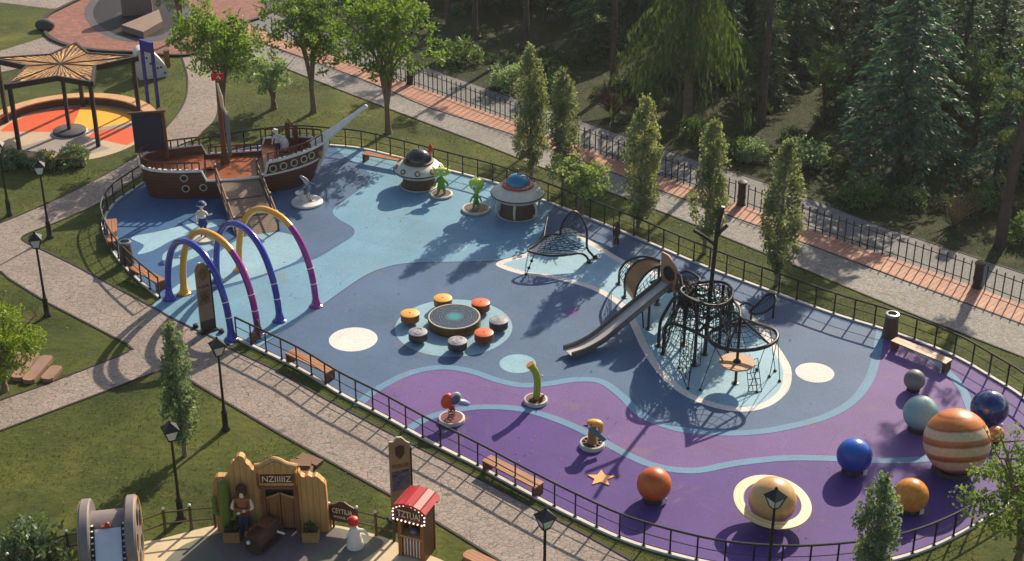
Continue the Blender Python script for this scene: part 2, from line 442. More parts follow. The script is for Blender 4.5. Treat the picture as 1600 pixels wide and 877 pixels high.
fl = [(p.x, p.y) for p in gra_hi]
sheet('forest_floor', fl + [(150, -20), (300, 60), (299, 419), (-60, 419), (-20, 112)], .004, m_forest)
# bits at the far left: lawn path and plaza
m_plaza = paver('red plaza paving', (138, 88, 76), 4, .7, (150, 96, 80), .2, .05)
m_greyp = plain('grey plaza band', (70, 66, 74), .8, .12, 2, bump=.3)
m_darkrub = rubber('dark rubber surface', (34, 33, 40))
sheet('lawn_path', gp([(-200, 6), (0, 4), (80, 14), (110, 12), (150, -6), (140, -60), (-200, -60)], sm=False), .008, m_crazy)
sheet('lawn_path', gp([(-160, 112), (0, 80), (70, 58), (90, 66), (110, 78), (60, 100), (-160, 150)], sm=False), .008, m_crazy)
plz = gp([(150, -12), (100, 12), (74, 26), (68, 40), (80, 62), (130, 78), (210, 84), (290, 88), (330, 74), (352, 46), (420, 20), (380, -30), (250, -60)], 0, 4, True)
sheet('plaza', plz, .012, m_plaza)
ring = gp([(165, -14), (138, 6), (132, 24), (146, 45), (180, 62), (226, 66), (275, 56), (300, 20), (260, -40)], 0, 4, True)
sheet('plaza_band', ring, .016, m_greyp)
ring2 = gp([(172, -10), (150, 8), (146, 24), (158, 42), (188, 56), (226, 59), (262, 50), (285, 20), (255, -30)], 0, 4, True)
sheet('rubber_pit', ring2, .020, m_darkrub)
ribbon('plaza_edging', plz, .25, .0, m_edge, True, h=.14)

# ================================================================ air
hz = bpy.data.materials.new('thin morning haze'); hz.use_nodes = True; hz.node_tree.nodes.clear()
pv_ = hz.node_tree.nodes.new('ShaderNodeVolumePrincipled'); po_ = hz.node_tree.nodes.new('ShaderNodeOutputMaterial'); hz.node_tree.links.new(pv_.outputs[0], po_.inputs['Volume'])
pv_.inputs['Color'].default_value = (.86, .90, .92, 1); pv_.inputs['Density'].default_value = .00019; pv_.inputs['Anisotropy'].default_value = .35
ho = MB().box((0, 135, 16.3), (620, 590, 34.6)).build('haze', hz, None, 0); ho['kind'] = 'stuff'; ho['label'] = 'thin pale haze in the air'
# ================================================================ playground surface
c_light, c_slate, c_mid = (114, 158, 182), (80, 106, 138), (62, 102, 144)
m_light = rubber('light blue rubber', c_light); m_slate = rubber('slate blue rubber', c_slate); m_mid = rubber('sea blue rubber', c_mid)
m_mauve = rubber('mauve rubber', (112, 83, 142)); m_purple = rubber('purple rubber', (84, 56, 130)); m_strip = rubber('sky blue rubber band', (102, 142, 172), .06)
m_isle = rubber('pale blue rubber', (152, 190, 206)); m_wline = rubber('white rubber', (228, 220, 212), .04); m_aqua = rubber('aqua rubber', (142, 180, 196))
FENCE = [(250, 467), (215, 437), (185, 405), (166, 372), (162, 346), (178, 320), (205, 300), (245, 275), (303, 249), (358, 239), (400, 231), (466, 225), (513, 228), (568, 234), (634, 250), (710, 270), (777, 288), (848, 314), (924, 344), (998, 374), (1099, 417), (1200, 455), (1302, 492), (1380, 516), (1440, 537), (1495, 560), (1547, 590), (1597, 622), (1634, 662), (1642, 705), (1620, 752), (1586, 782), (1540, 812), (1470, 850), (1399, 875), (1320, 888), (1230, 893), (1140, 887), (1061, 871), (977, 846), (900, 811), (832, 776), (749, 731), (668, 690), (600, 652), (532, 617), (472, 580), (409, 549), (370, 530)]
fen = gp(FENCE, 0, 6)
gap = gp([(362, 540), (335, 530), (300, 514), (264, 496), (238, 482), (244, 472)], 0, 3)
Z0 = .014
base_poly = fen + gap
sheet('playground_surface', base_poly, Z0, m_light)
def near_i(p): return min(range(len(fen)), key=lambda i: (fen[i] - G(*p)).length)
def along(p, q, step=1):
    i, j = near_i(p), near_i(q)
    return fen[i:j + 1] if i <= j else fen[j:i + 1][::-1]
# sea blue round the ship
west_line = gp([(242, 476), (262, 472), (300, 464), (331, 460), (387, 446), (446, 424), (500, 400), (550, 370), (585, 345), (610, 320)], 0, 4)
sheet('sea_blue_zone', along((250, 467), (520, 228)) + gp([(538, 245), (576, 270), (572, 288), (535, 316), (520, 330), (528, 342), (551, 356), (552, 368), (532, 382), (495, 404), (470, 411)], 0, 4) + gp([(446, 420), (387, 441), (331, 456), (262, 468)], 0, 4), Z0 + .004, m_mid)
sheet('slate_zone', gp([(408, 300), (440, 270), (503, 245), (536, 246), (575, 270), (571, 288), (534, 316), (519, 331), (527, 342), (550, 356), (551, 367), (531, 381), (490, 402), (474, 405), (470, 385), (455, 368), (430, 352), (410, 330)], 0, 4, True), Z0 + .008, m_slate)
sheet('foam_zone', gp([(372, 375), (408, 366), (440, 364), (466, 373), (475, 388), (468, 405), (443, 418), (400, 433), (350, 446), (300, 455), (262, 460), (300, 430), (330, 405)], 0, 4, True), Z0 + .012, m_aqua)
sheet('foam_streak', gp([(205, 372), (250, 362), (300, 350), (345, 343), (350, 350), (310, 362), (270, 376), (240, 392), (215, 398), (225, 384)], 0, 4, True), Z0 + .012, m_isle)
sheet('foam_streak', gp([(255, 398), (290, 380), (330, 372), (350, 378), (320, 396), (285, 412), (262, 420)], 0, 4, True), Z0 + .012, m_aqua)
# slate middle
sl_top = gp([(400, 546), (440, 520), (480, 495), (513, 471), (568, 433), (605, 418), (640, 412), (706, 410), (761, 409), (790, 405), (825, 393), (848, 366), (856, 338), (868, 323)], 0, 4)
sheet('slate_zone', sl_top + along((872, 324), (1384, 517)) + along((1384, 517), (409, 549)), Z0 + .004, m_slate)
sheet('joint_line', [*offset_line(sl_top, .02), *offset_line(sl_top, -.02)[::-1]], Z0 + .009, m_edge)
# mauve and purple
s1 = gp([(558, 636), (566, 628), (590, 609), (640, 584), (690, 575), (735, 581), (780, 596), (816, 603), (853, 601), (903, 594), (941, 598), (974, 622), (1003, 650), (1054, 670), (1111, 677), (1169, 677), (1227, 669), (1290, 652), (1333, 627), (1359, 592), (1369, 557), (1374, 528), (1376, 514)], 0, 6)
sheet('mauve_zone', s1 + along((1384, 517), (558, 634)), Z0 + .008, m_mauve)
s2 = gp([(634, 676), (650, 664), (678, 651), (723, 640), (765, 637), (811, 640), (848, 649), (891, 665), (928, 683), (966, 704), (1008, 724), (1046, 734), (1092, 736), (1150, 725), (1227, 717), (1312, 718), (1385, 721), (1439, 719), (1478, 712), (1508, 694), (1520, 662), (1512, 628), (1493, 595), (1453, 561), (1416, 541), (1394, 524)], 0, 6)
sheet('purple_zone', s2 + along((1394, 522), (632, 672)), Z0 + .012, m_purple)
ribbon('sky_blue_band', s1, .36, Z0 + .016, m_strip); ribbon('sky_blue_band', s2, .36, Z0 + .020, m_strip)
# climbing island
isl = gp([(776, 416), (785, 407), (822, 396), (850, 377), (879, 358), (900, 362), (935, 384), (985, 412), (1040, 430), (1110, 450), (1160, 478), (1205, 528), (1229, 562), (1237, 584), (1231, 612), (1203, 635), (1162, 644), (1113, 637), (1064, 616), (1027, 583), (1002, 545), (985, 508), (968, 480), (924, 453), (863, 436), (813, 429)], 0, 6, True)
ISLE_D = .34 if sum(isl[i].x * isl[(i + 1) % len(isl)].y - isl[(i + 1) % len(isl)].x * isl[i].y for i in range(len(isl))) > 0 else -.34
sheet('white_outline', isl, Z0 + .008, m_wline)
sheet('pale_blue_island', offset_line(isl, ISLE_D, True), Z0 + .012, m_isle)
for (px, py), r, mt, k in (((552, 531), 1.02, m_wline, 8), ((1273, 583), .78, m_wline, 8), ((809, 569), .75, m_aqua, 8), ((709, 512), 2.5, m_aqua, 8), ((715, 387), .45, m_aqua, 4), ((893, 487), .33, m_mauve, 8)):
    sheet('painted_circle', circle_pts(G(px, py), r), Z0 + .001 * k, mt)
ribbon('playground_kerb', fen, .14, 0, m_kerb, h=.09)
ZP = Z0 + .016      # level on which things on the playground stand

# ================================================================ western corner paving
m_beige = plain('beige concrete paving', (206, 186, 150), .85, .1, 1.2, bump=.4, wear=.3, wearcol=(150, 130, 105))
m_mauvep = plain('mauve grey paving', (112, 98, 102), .85, .12, 1.2, bump=.4, wear=.3, wearcol=(90, 84, 84))
m_greenp = plain('grey green paving', (108, 110, 96), .85, .1, 1.2, bump=.4)
sheet('paving', gp([(140, 920), (215, 853), (250, 843), (345, 820), (430, 817), (515, 820), (585, 835), (640, 856), (700, 880), (730, 905), (640, 990), (300, 1010), (120, 990)], 0, 4, True), .008, m_beige)
sheet('paving', gp([(275, 860), (345, 833), (430, 826), (515, 824), (560, 834), (600, 848), (560, 880), (500, 905), (420, 940), (320, 960), (240, 920)], 0, 4, True), .012, m_greenp)
sheet('paving', gp([(340, 840), (430, 824), (515, 826), (536, 842), (500, 862), (460, 885), (420, 900), (370, 890), (345, 866)], 0, 4, True), .016, m_mauvep)
# ================================================================ helpers for placing
def AtY(px, py, Y):
    """point on the vertical plane y = Y seen at (px, py)"""
    u = (px - 800) / FOC; v = (438.5 - py) / FOC; t = Y / (_c + v * _s)
    return Vector((u * t, Y, CAMH + (-_s + v * _c) * t))
def proj(p):
    dx, dy, dz = p[0], p[1], p[2] - CAMH; fw = dy * _c - dz * _s
    return (800 + FOC * dx / fw, 438.5 - FOC * (dy * _s + dz * _c) / fw)
def base(px, py, z=ZP): return G(px, py, z)
def arc_len(pts, closed=False):
    L = [0]
    for a, b in zip(pts, pts[1:]): L.append(L[-1] + (Vector(b) - Vector(a)).length)
    return L
def resample(pts, step):
    L = arc_len(pts); n = max(1, round(L[-1] / step)); out = []; j = 0
    for i in range(n + 1):
        s = L[-1] * i / n
        while j < len(L) - 2 and L[j + 1] < s: j += 1
        t = (s - L[j]) / max(1e-9, L[j + 1] - L[j]); out.append(Vector(pts[j]).lerp(Vector(pts[j + 1]), t))
    return out
def facing(a, b): return math.atan2(b[1] - a[1], b[0] - a[0])

# ================================================================ railing round the playground
fence = thing('playground_railing', 'long black steel railing curving round the whole blue and purple playground', 'railing', (0, 0, 0))
MB().tube([(p.x, p.y, 1.05) for p in fen], .042, 8).build('top_rail', m_black, fence)
MB().tube([(p.x, p.y, .60) for p in fen], .017, 6).build('middle_rail', m_black, fence)
MB().tube([(p.x, p.y, .17) for p in fen], .014, 6).build('bottom_rail', m_black, fence)
posts = resample(fen, .93)
posts.sort(key=lambda p: (0 if -20 < proj(p)[0] < 1620 and proj(p)[1] < 930 else 1, (p - Vector((0, 0, CAMH))).length))
pm = MB().box((0, 0, .52), (.055, .055, 1.04)).box((0, 0, .1), (.12, .12, .02)).build('post', m_black, fence)
pm.location = posts[0]
for p in posts[1:100]:
    c = pm.copy(); COL.objects.link(c); c.parent = fence; c.location = p
if len(posts) > 100:
    mb = MB()
    for p in posts[100:]: mb.box((p.x, p.y, .52), (.055, .055, 1.04))
    o = mb.build('post', m_black, fence); o['kind'] = 'stuff'

# ================================================================ promenade fence between dark pillars
line = [Vector((p.x, p.y, 0)) for p in ter_hi]
pil_px = [(638, 132), (1157, 320), (1526, 450)]
def near_line(px):
    q = G(*px); L = resample(line, .1); return min(range(len(L)), key=lambda i: (L[i] - q).length), L
pil = []
for p in pil_px:
    i, L = near_line(p); pil.append(i)
m_pillar = plain('dark bronze pillar', (50, 38, 32), .6, .25, 4, bump=.3)
plab = ['dark bronze bollard pillar in the iron fence behind the tall leafy tree', 'dark bronze bollard pillar in the iron fence between two slim poplars', 'dark bronze bollard pillar in the iron fence near the right edge']
for i, lb in zip(pil, plab):
    t = thing('fence_pillar', lb, 'pillar', L[i], 0, 'pillars of the iron fence')
    MB().lathe([(.24, 0), (.24, .06), (.20, .10), (.20, 1.12), (.24, 1.16), (.24, 1.26), (.10, 1.32), (.0, 1.32)], 16).build('shaft', m_pillar, t)
    MB().lathe([(.215, .4), (.225, .43), (.225, .50), (.215, .53)], 16).build('band', m_iron, t)
picket = None
sec = [(near_line((420, 52))[0], pil[0], 'black iron picket fence behind the leafy trees, left of all the pillars'), (pil[0], pil[1], 'black iron picket fence running behind the poplars between two pillars'),
       (pil[1], pil[2], 'black iron picket fence in front of the spruce, between the middle and right pillar'), (pil[2], near_line((1690, 510))[0], 'black iron picket fence right of the last pillar at the frame edge')]
for a, b, lb in sec:
    seg = L[a + 4:b - 3]
    t = thing('picket_fence', lb, 'fence', seg[0], 0, 'iron fence along the terracotta walk')
    o0 = seg[0]
    for z in (.22, 1.0):
        MB().bar(Vector((0, 0, z)), seg[-1] - o0 + Vector((0, 0, z)), .03, .05).build('rail', m_iron, t) if False else MB().tube([(p.x - o0.x, p.y - o0.y, z) for p in seg[::20] + [seg[-1]]], .022, 6).build('rail', m_iron, t)
    st = .40 if (b - a) * .1 / .40 < 95 else (b - a) * .1 / 94
    for p in resample(seg, st):
        if picket is None:
            picket = MB().cyl((0, 0, 0), (0, 0, 1.12), .03, n=6).cyl((0, 0, 1.12), (0, 0, 1.25), .045, .003, 6).build('picket', m_iron, t); c = picket
        else:
            c = picket.copy(); COL.objects.link(c); c.parent = t
        c.location = p - o0

# ================================================================ street lamps
def make_lamp():
    t = thing('street_lamp', 'x', 'street lamp', (0, 0, 0))
    MB().lathe([(.17, 0), (.17, .08), (.12, .14), (.11, .75), (.13, .80), (.075, .9), (.055, 1.2), (.045, 3.2), (.06, 3.22), (.06, 3.28), (.03, 3.3)], 12).build('pole', m_black, t)
    mb = MB(); h0, h1, a, b = 3.3, 3.72, .11, .235
    for x, y in ((1, 1), (1, -1), (-1, 1), (-1, -1)): mb.bar((a * x, a * y, h0), (b * x, b * y, h1), .03, .03)
    mb.box((0, 0, h0 + .015), (.26, .26, .03)); fr = mb.build('lantern_frame', m_black, t, 0)
    MB().lathe([(.145, h0 + .03), (.31, h1 - .005)], 4, M=Matrix.Rotation(PI / 4, 3, 'Z')).build('glass', m_glass, t, 0)
    MB().lathe([(.38, h1), (.38, h1 + .03), (.06, h1 + .25), (.04, h1 + .34), (.0, h1 + .36)], 4, M=Matrix.Rotation(PI / 4, 3, 'Z')).build('cap', m_black, t, 0)
    return t
lamp0 = make_lamp()
spots = [(G(15, 337), .1, 'black street lamp standing by the left edge of the photo, above the grey path'), (G(78, 372), .25, 'black street lamp on the grass tip between two paths, left of the ship'),
         (G(74, 494), .25, 'black street lamp on the lawn point below the path fork at far left'), (G(353, 672), .5, 'black street lamp below the first spray arch beside the paved path'),
         (G(283, 812), .45, 'black street lamp on the lawn between the film reel and the saloon front'), (G(852, 796, 4.0), .55, 'black street lamp at the bottom edge beside the paved path, right of the red booth'),
         (G(1213, 764, 4.0), .6, 'black street lamp in front of the ringed tan planet')]
for i, (p, rz, lb) in enumerate(spots):
    p = Vector((p.x, p.y, 0))
    if i == 0: lamp0.location = p; lamp0.rotation_euler.z = rz; lamp0['label'] = lb; lamp0['group'] = 'black street lamps'
    else: dup(lamp0, p, rz, lb)

# ================================================================ benches and bins
def make_bench(Ln):
    t = thing('bench', 'x', 'bench', (0, 0, 0), 0, 'timber benches along the railing')
    for y in (-.125, .125): MB().box((0, y, .43), (Ln, .235, .06)).build('seat_board', m_benchwood, t)
    for s in (-1, 1):
        MB().box((s * (Ln / 2 - .09), 0, .2), (.14, .46, .40)).build('end_support', m_benchend, t)
    MB().box((0, 0, .37), (Ln - .3, .06, .05)).build('stretcher', m_iron, t)
    return t
for a, b, lb in [((452, 549), (517, 580), 'timber bench inside the railing, nearest the spray arches on the slate blue floor'), ((760, 716), (843, 759), 'timber bench inside the railing on the purple floor'),
                 ((1397, 530), (1483, 566), 'timber bench beside the brown bin at the right end of the playground'), ((569, 239), (634, 251), 'reddish timber bench by the back railing between ship and white saucer'),
                 ((207, 416), (252, 440), 'timber bench behind the railing just left of the first blue arch'), ((174, 343), (176, 378), 'short timber bench at the far left curve of the railing')]:
    A, B = G(*a, .46), G(*b, .46)
    t = make_bench((B - A).length); m = (A + B) / 2; t.location = (m.x, m.y, ZP); t.rotation_euler.z = facing(A, B); t['label'] = lb
def make_bin(p, lb):
    t = thing('litter_bin', lb, 'litter bin', p, 0, 'brown litter bins')
    MB().lathe([(.33, 0), (.34, .05), (.30, .5), (.27, 1.0), (.235, 1.0), (.25, .5)], 20).build('body', m_brownmetal, t)
    MB().lathe([(.27, 1.0), (.295, 1.0), (.295, 1.10), (.24, 1.12), (.20, 1.12), (.20, 1.02)], 20).build('rim', m_steel, t)
make_bin(base(1390, 526), 'brown round litter bin with pale rim beside the right hand bench'); make_bin(base(199, 411), 'brown round litter bin by the left curve of the railing')

# ================================================================ spray arches
m_blue = plain('glossy royal blue paint', (22, 44, 158), .22, .06, 3, coat=.6); m_yel = plain('glossy amber paint', (242, 168, 24), .22, .06, 3, coat=.6)
m_pur = plain('glossy violet paint', (150, 20, 132), .22, .06, 3, coat=.6)
def make_arch(a, b, topy, two, lb):
    A, B = base(*a), base(*b); half = (B - A).length / 2; mid = (A + B) / 2; d = (B - A).normalized()
    def curve(h, n=48):
        out = []
        for i in range(n + 1):
            t = PI - PI * i / n; out.append((half * math.cos(t) * (abs(math.cos(t)) ** -.12 if abs(math.cos(t)) > 1e-3 else 1), h * math.sin(t) ** .92 if 0 < i < n else 0))
        return out
    lo, hi = 1, 7
    for _ in range(30):
        h = (lo + hi) / 2
        y = min(proj(mid + d * x + Vector((0, 0, z + .11)))[1] for x, z in curve(h))
        if y > topy: lo = h
        else: hi = h
    t = thing('spray_arch', lb, 'water arch', mid, facing(A, B), 'spray arches at the playground entrance')
    c = [(x, 0, z) for x, z in curve(h)]; r = .148
    if two:
        k = 31; MB().tube(c[:k + 1], r, 14).build('yellow_tube', m_yel, t); MB().tube(c[k:], r, 14).build('violet_tube', m_pur, t); ml, mr = m_yel, m_pur
    else:
        MB().tube(c, r, 14).build('tube', m_blue, t); ml = mr = m_blue
    for s, mm in ((-1, ml), (1, mr)):
        MB().lathe([(.30, 0), (.30, .03), (.23, .07), (.18, .22), (.15, .40)], 18, (s * half * 1.0, 0, 0)).build('foot_flange', mm, t)
    for zz in (1.05, 1.7):
        i = min(range(30, len(c)), key=lambda i: abs(c[i][2] - zz)); T = (Vector(c[i]) - Vector(c[i - 1])).normalized()
        MB().tube([Vector(c[i]) - T * .02, Vector(c[i]) + T * .02], r + .006, 14).build('white_ring', m_white, t)
make_arch((265, 467), (362, 530), 373, False, 'blue spray arch nearest the camera, beside the tall totem sign')
make_arch((288, 458), (403, 521), 358, True, 'yellow and violet spray arch between the two blue arches')
make_arch((340, 440), (437, 501), 345, False, 'blue spray arch standing third from the path, between both yellow and violet ones')
make_arch((375, 422), (494, 478), 323, True, 'yellow and violet spray arch farthest from the path, in front of the ship ramp')

# ================================================================ drum table and stools
tb = thing('drum_table', 'large round bronze sided drum table with dark blue glossy zodiac top', 'round table', base(710, 508))
m_bronze = plain('old bronze', (104, 76, 40), .4, .3, 6, metal=.6)
MB().lathe([(1.10, 0), (1.13, .03), (1.13, .36), (1.10, .40), (.0, .40)], 48).build('drum', m_bronze, tb)
s = NT('engraved blue enamel'); sp = s.n('ShaderNodeSeparateXYZ'); s.l(s.tc.outputs['Object'], sp.inputs[0])
rr = s.math('SQRT', s.math('ADD', s.math('POWER', sp.outputs[0], 2), s.math('POWER', sp.outputs[1], 2)))
rg = s.math('ADD', s.math('MULTIPLY', rr, 9), s.math('MULTIPLY', s.noise(5, 3, .7), 2.2))
rf = s.math('FRACT', rg)
cl = s.ramp(rf, [(.0, lin((18, 30, 50))), (.70, lin((24, 46, 72))), (.80, lin((110, 142, 160))), (.88, lin((20, 36, 58)))])
cl = s.mix(s.ramp(rr, [(.18, (1, 1, 1)), (.45, (0, 0, 0))]), cl, lin((40, 130, 140)))
cl = s.mix(s.ramp(s.noise(7, 4, .7), [(.55, (0, 0, 0)), (.65, (.5, .5, .5))]), cl, lin((18, 26, 44)))
s.base(cl); s.rough(.45); s.p.inputs['Specular IOR Level'].default_value = .3; m_enamel = s.m
MB().lathe([(1.04, .405), (1.04, .425), (0, .425)], 48).build('top', m_enamel, tb)
MB().lathe([(1.05, .40), (1.11, .40), (1.11, .435), (1.05, .435), (1.05, .40)], 48).build('rim', plain('pale metal rim', (190, 185, 165), .35, .1, 8, metal=.7), tb)
m_sty = plain('amber stool top', (238, 168, 70), .4, .1, 5); m_sto = plain('orange stool top', (222, 104, 52), .4, .12, 5); m_stg = plain('speckled grey stool top', (136, 134, 138), .55, .4, 9)
m_sside = {0: plain('dark amber stool side', (140, 82, 30), .5, .2, 5), 1: plain('rust stool side', (120, 52, 30), .5, .2, 5), 2: plain('dark grey stool side', (52, 48, 48), .5, .2, 5)}
for (px, py), k, lb in [((692, 466), 0, 'amber topped round stool behind the drum table'), ((640.5, 490), 0, 'amber topped round stool left of the drum table'), ((751, 473), 1, 'orange topped round stool behind right of the drum table'),
                        ((756, 520), 1, 'orange topped round stool in front right of the drum table'), ((653, 519), 2, 'grey patterned round stool at front left of the drum table'), ((714.5, 533), 2, 'grey patterned round stool in front of the drum table, nearest the camera'), ((779, 501), 2, 'grey patterned round stool at the right of the drum table')]:
    q = G(px, py, .5); t = thing('drum_stool', lb, 'stool', (q.x, q.y, ZP), random.random() * 3, 'round stools about the drum table')
    MB().lathe([(.10, 0), (.10, .12), (.22, .14)], 14).build('foot', m_iron, t)
    MB().lathe([(.37, .13), (.40, .16), (.40, .46), (.395, .465)], 28).build('side', m_sside[k], t)
    top = MB().lathe([(.395, .465), (.40, .49), (.37, .505), (0, .51)], 28).build('seat', (m_sty, m_sto, m_stg)[k], t)
    mb = MB()
    if k < 2: mb.ball((0, 0, .51), .03, 8, 6)
    else:
        for j in range(9):
            a = j * .7; mb.tube([(.07 * j % .3 * math.cos(a + u) , .07 * j % .3 * math.sin(a + u), .515) for u in (0, .4, .8)], .012, 5)
    mb.build('emblem' if k == 2 else 'stud', m_black if k < 2 else m_white, t)

# ================================================================ planets
def planetmat(name, stops, rough=.3, dist=.35, sc=3.2, axis='Z'):
    s = NT(name); sp = s.n('ShaderNodeSeparateXYZ'); s.l(s.tc.outputs['Object'], sp.inputs[0])
    z = s.math('ADD', sp.outputs[2], s.math('MULTIPLY', s.math('SUBTRACT', s.noise(sc, 3, .6, s.scaled(.6, .6, 2)), .5), dist))
    f = s.math('ADD', s.math('MULTIPLY', z, .5), .5)
    o = s.ramp(f, [(p, lin(c)) for p, c in stops])
    sc2 = s.ramp(s.noise(11, 5, .75), [(.35, (.80,) * 3), (.65, (1.08,) * 3)])
    o = s.mix(1.0, o, sc2, 'MULTIPLY')
    s.base(o); s.rough(rough + .08); s.p.inputs['Coat Weight'].default_value = .12; s.p.inputs['Coat Roughness'].default_value = .15
    return s.m
JB, JC, JO = (158, 78, 26), (226, 194, 148), (208, 120, 44)
m_jup = planetmat('banded orange planet', [(.10, JB), (.16, JC), (.27, JC), (.30, JB), (.37, JO), (.39, JC), (.50, JC), (.53, JB), (.61, JO), (.63, JC), (.73, JC), (.76, JB), (.79, JO), (.90, JO), (.92, JB), (.95, JO), (1, JO)], dist=.05)
m_sat = planetmat('tan banded planet', [(.0, (190, 140, 80)), (.4, (214, 168, 104)), (.55, (205, 160, 96)), (.8, (216, 176, 116)), (1, (200, 150, 90))], dist=.04)
m_nep = planetmat('deep blue planet', [(.2, (10, 48, 130)), (.5, (16, 66, 168)), (.7, (12, 58, 150)), (.9, (40, 98, 190))], .2, .1)
m_ura = planetmat('pale teal planet', [(.2, (128, 168, 166)), (.5, (152, 188, 182)), (.75, (136, 174, 172)), (1, (164, 196, 188))], .35, .08)
m_mer = planetmat('grey rocky planet', [(.2, (116, 108, 98)), (.5, (140, 132, 122)), (.8, (122, 114, 106))], .45, .6, 5)
m_mar = planetmat('burnt orange planet', [(.0, (120, 52, 10)), (.4, (196, 90, 16)), (.7, (212, 104, 20)), (1, (188, 84, 14))], .35, .9, 4)
s = NT('amber marbled planet'); vv = s.n('ShaderNodeTexVoronoi', feature='DISTANCE_TO_EDGE'); vv.inputs['Scale'].default_value = 1.7; s.l(s.tc.outputs['Object'], vv.inputs['Vector'])
o = s.ramp(s.noise(3, 5, .7), [(.3, lin((190, 112, 22))), (.7, lin((226, 148, 36)))]); s.base(s.mix(s.ramp(vv.outputs['Distance'], [(.01, (.35,) * 3), (.06, (0, 0, 0))]), o, lin((240, 190, 100)))); s.rough(.3); m_ven = s.m
s = NT('blue planet land and cloud'); o = s.ramp(s.noise(1.9, 5, .6), [(.45, lin((14, 32, 92))), (.56, lin((26, 52, 118))), (.60, lin((70, 90, 60))), (.72, lin((150, 140, 96)))])
s.base(s.mix(s.ramp(s.noise(1.6, 4, .6, None, .8), [(.58, (0, 0, 0)), (.72, (.55,) * 3)]), o, lin((210, 214, 220)))); s.rough(.15); s.p.inputs['Coat Weight'].default_value = .6; m_ear = s.m
m_base = plain('black planet plinth', (22, 20, 24), .5, .2, 4)
def planet(cx, cy, r, mat, lb, tilt=(0, 0), plate=True):
    for k in range(5, 400):
        Rr = k * .01; C = G(cx, cy, Rr + .07)
        if Rr * FOC / (C.y * _c - (C.z - CAMH) * _s) >= r: break
    t = thing('planet_ball', lb, 'planet model', (C.x, C.y, ZP), 0, 'planet models on the purple floor')
    ob = MB().ball((0, 0, 0), 1, 44, 28).build('globe', mat, t); ob.scale = (Rr,) * 3; ob.location = (0, 0, Rr + .05); ob.rotation_euler = (tilt[0], tilt[1], .5)
    MB().lathe([(Rr * .62, 0), (Rr * .62, .06), (Rr * .55, .16), (Rr * .45, .16)], 28).build('plinth', m_base, t)
    if plate: MB().box((Rr * .62, -Rr * .42, .12), (.16, .03, .2), .4).build('label_plate', m_white, t)
    return t, Rr
planet(1335, 712, 27.5, m_nep, 'deep blue glossy planet ball on the purple floor')
planet(1022, 757, 27, m_mar, 'burnt orange planet ball near the star, with a dark plinth')
planet(1495, 690, 51.5, m_jup, 'largest planet ball, banded orange and cream', (R(-18), R(6)))
planet(1439, 646, 27.5, m_ura, 'pale teal planet ball left behind the big banded one', (.1, .1))
planet(1429, 594, 16.5, m_mer, 'small grey rocky planet ball near the right bench', plate=False)
planet(1424, 774, 26.5, m_ven, 'amber marbled planet ball in front of the big banded one')
planet(1546, 638, 29, m_ear, 'dark blue planet ball with pale land patches by the right railing')
planet(1556, 679, 13, plain('salmon orange planet', (206, 120, 74), .4, .1, 4), 'little salmon orange planet ball tucked behind the big banded one', plate=False)
t, Rr = planet(1207, 782, 37, m_sat, 'tan planet ball with a wide flat ring', (R(-10), R(8)), False)
s = NT('ring bands'); sp = s.n('ShaderNodeSeparateXYZ'); s.l(s.tc.outputs['Object'], sp.inputs[0])
rr = s.math('SQRT', s.math('ADD', s.math('POWER', sp.outputs[0], 2), s.math('POWER', sp.outputs[1], 2)))
s.base(s.ramp(s.math('FRACT', s.math('MULTIPLY', rr, 5.5)), [(.0, lin((222, 190, 132))), (.6, lin((214, 176, 116))), (.8, lin((150, 110, 66))), (.9, lin((224, 194, 140)))])); s.rough(.45)
rg = MB().lathe([(1.22, -.03), (1.64, -.03), (1.66, 0), (1.64, .03), (1.22, .03), (1.20, 0), (1.22, -.03)], 64).build('planet_ring', s.m, t)
rg.scale = (Rr, Rr, Rr); rg.location = (0, 0, Rr * .92 + .05); rg.rotation_euler = (R(7), R(5), 0)

# floor star
q = base(939, 748); st = []
for i in range(10):
    a = PI / 2 + i * PI / 5 - .08; r_ = .52 if i % 2 == 0 else .24; st.append((r_ * math.cos(a), r_ * math.sin(a)))
o = MB().prism(st, 0, .03).build('floor_star', plain('peach rubber star', (226, 160, 96), .7, .08, 3)); o.location = q; tag(o, 'peach coloured five pointed star lying on the purple floor', 'star tile')
# ================================================================ pirate ship
m_hull = wood('dark hull planking', (64, 38, 26), 'X', 0, .55, .3)
s = NT('dark hull boards'); sp = s.n('ShaderNodeSeparateXYZ'); s.l(s.tc.outputs['Object'], sp.inputs[0]); c = lin((98, 50, 30))
g = s.noise(2.4, 5, .65, s.scaled(1.5, 1.5, 14), .5); o = s.ramp(g, [(.25, mul(c, .6)), (.75, mul(c, 1.5))])
o = s.mix(s.math('LESS_THAN', s.math('FRACT', s.math('DIVIDE', sp.outputs[2], .2)), .12), o, mul(c, .2)); s.base(o); s.rough(.5); s.bump(g, .3, .02); m_hull = s.m
m_deck = wood('warm deck planking', (158, 84, 42), 'X', .16, .45, .25, .2)
m_rail = wood('red brown rail timber', (104, 50, 28), 'X', 0, .5, .25)
m_trim = plain('weathered white trim', (232, 225, 210), .5, .08, 5, wear=.3, wearcol=(130, 118, 100))
m_mast = wood('mast timber', (112, 62, 36), 'Z', 0, .5, .3)
m_sail = plain('dark blue painted board', (14, 22, 50), .6, .2, 4, wear=.3, wearcol=(50, 46, 46))
SO = Vector((-14.2, 72.15, ZP)); SR = R(10.5)
ship = thing('pirate_ship', 'dark brown wooden play ship with white trim, mast and white bowsprit', 'play ship', SO, SR)
Minv = Matrix.Rotation(-SR, 3, 'Z')
def sl_(p): return Minv @ (Vector(p) - SO)
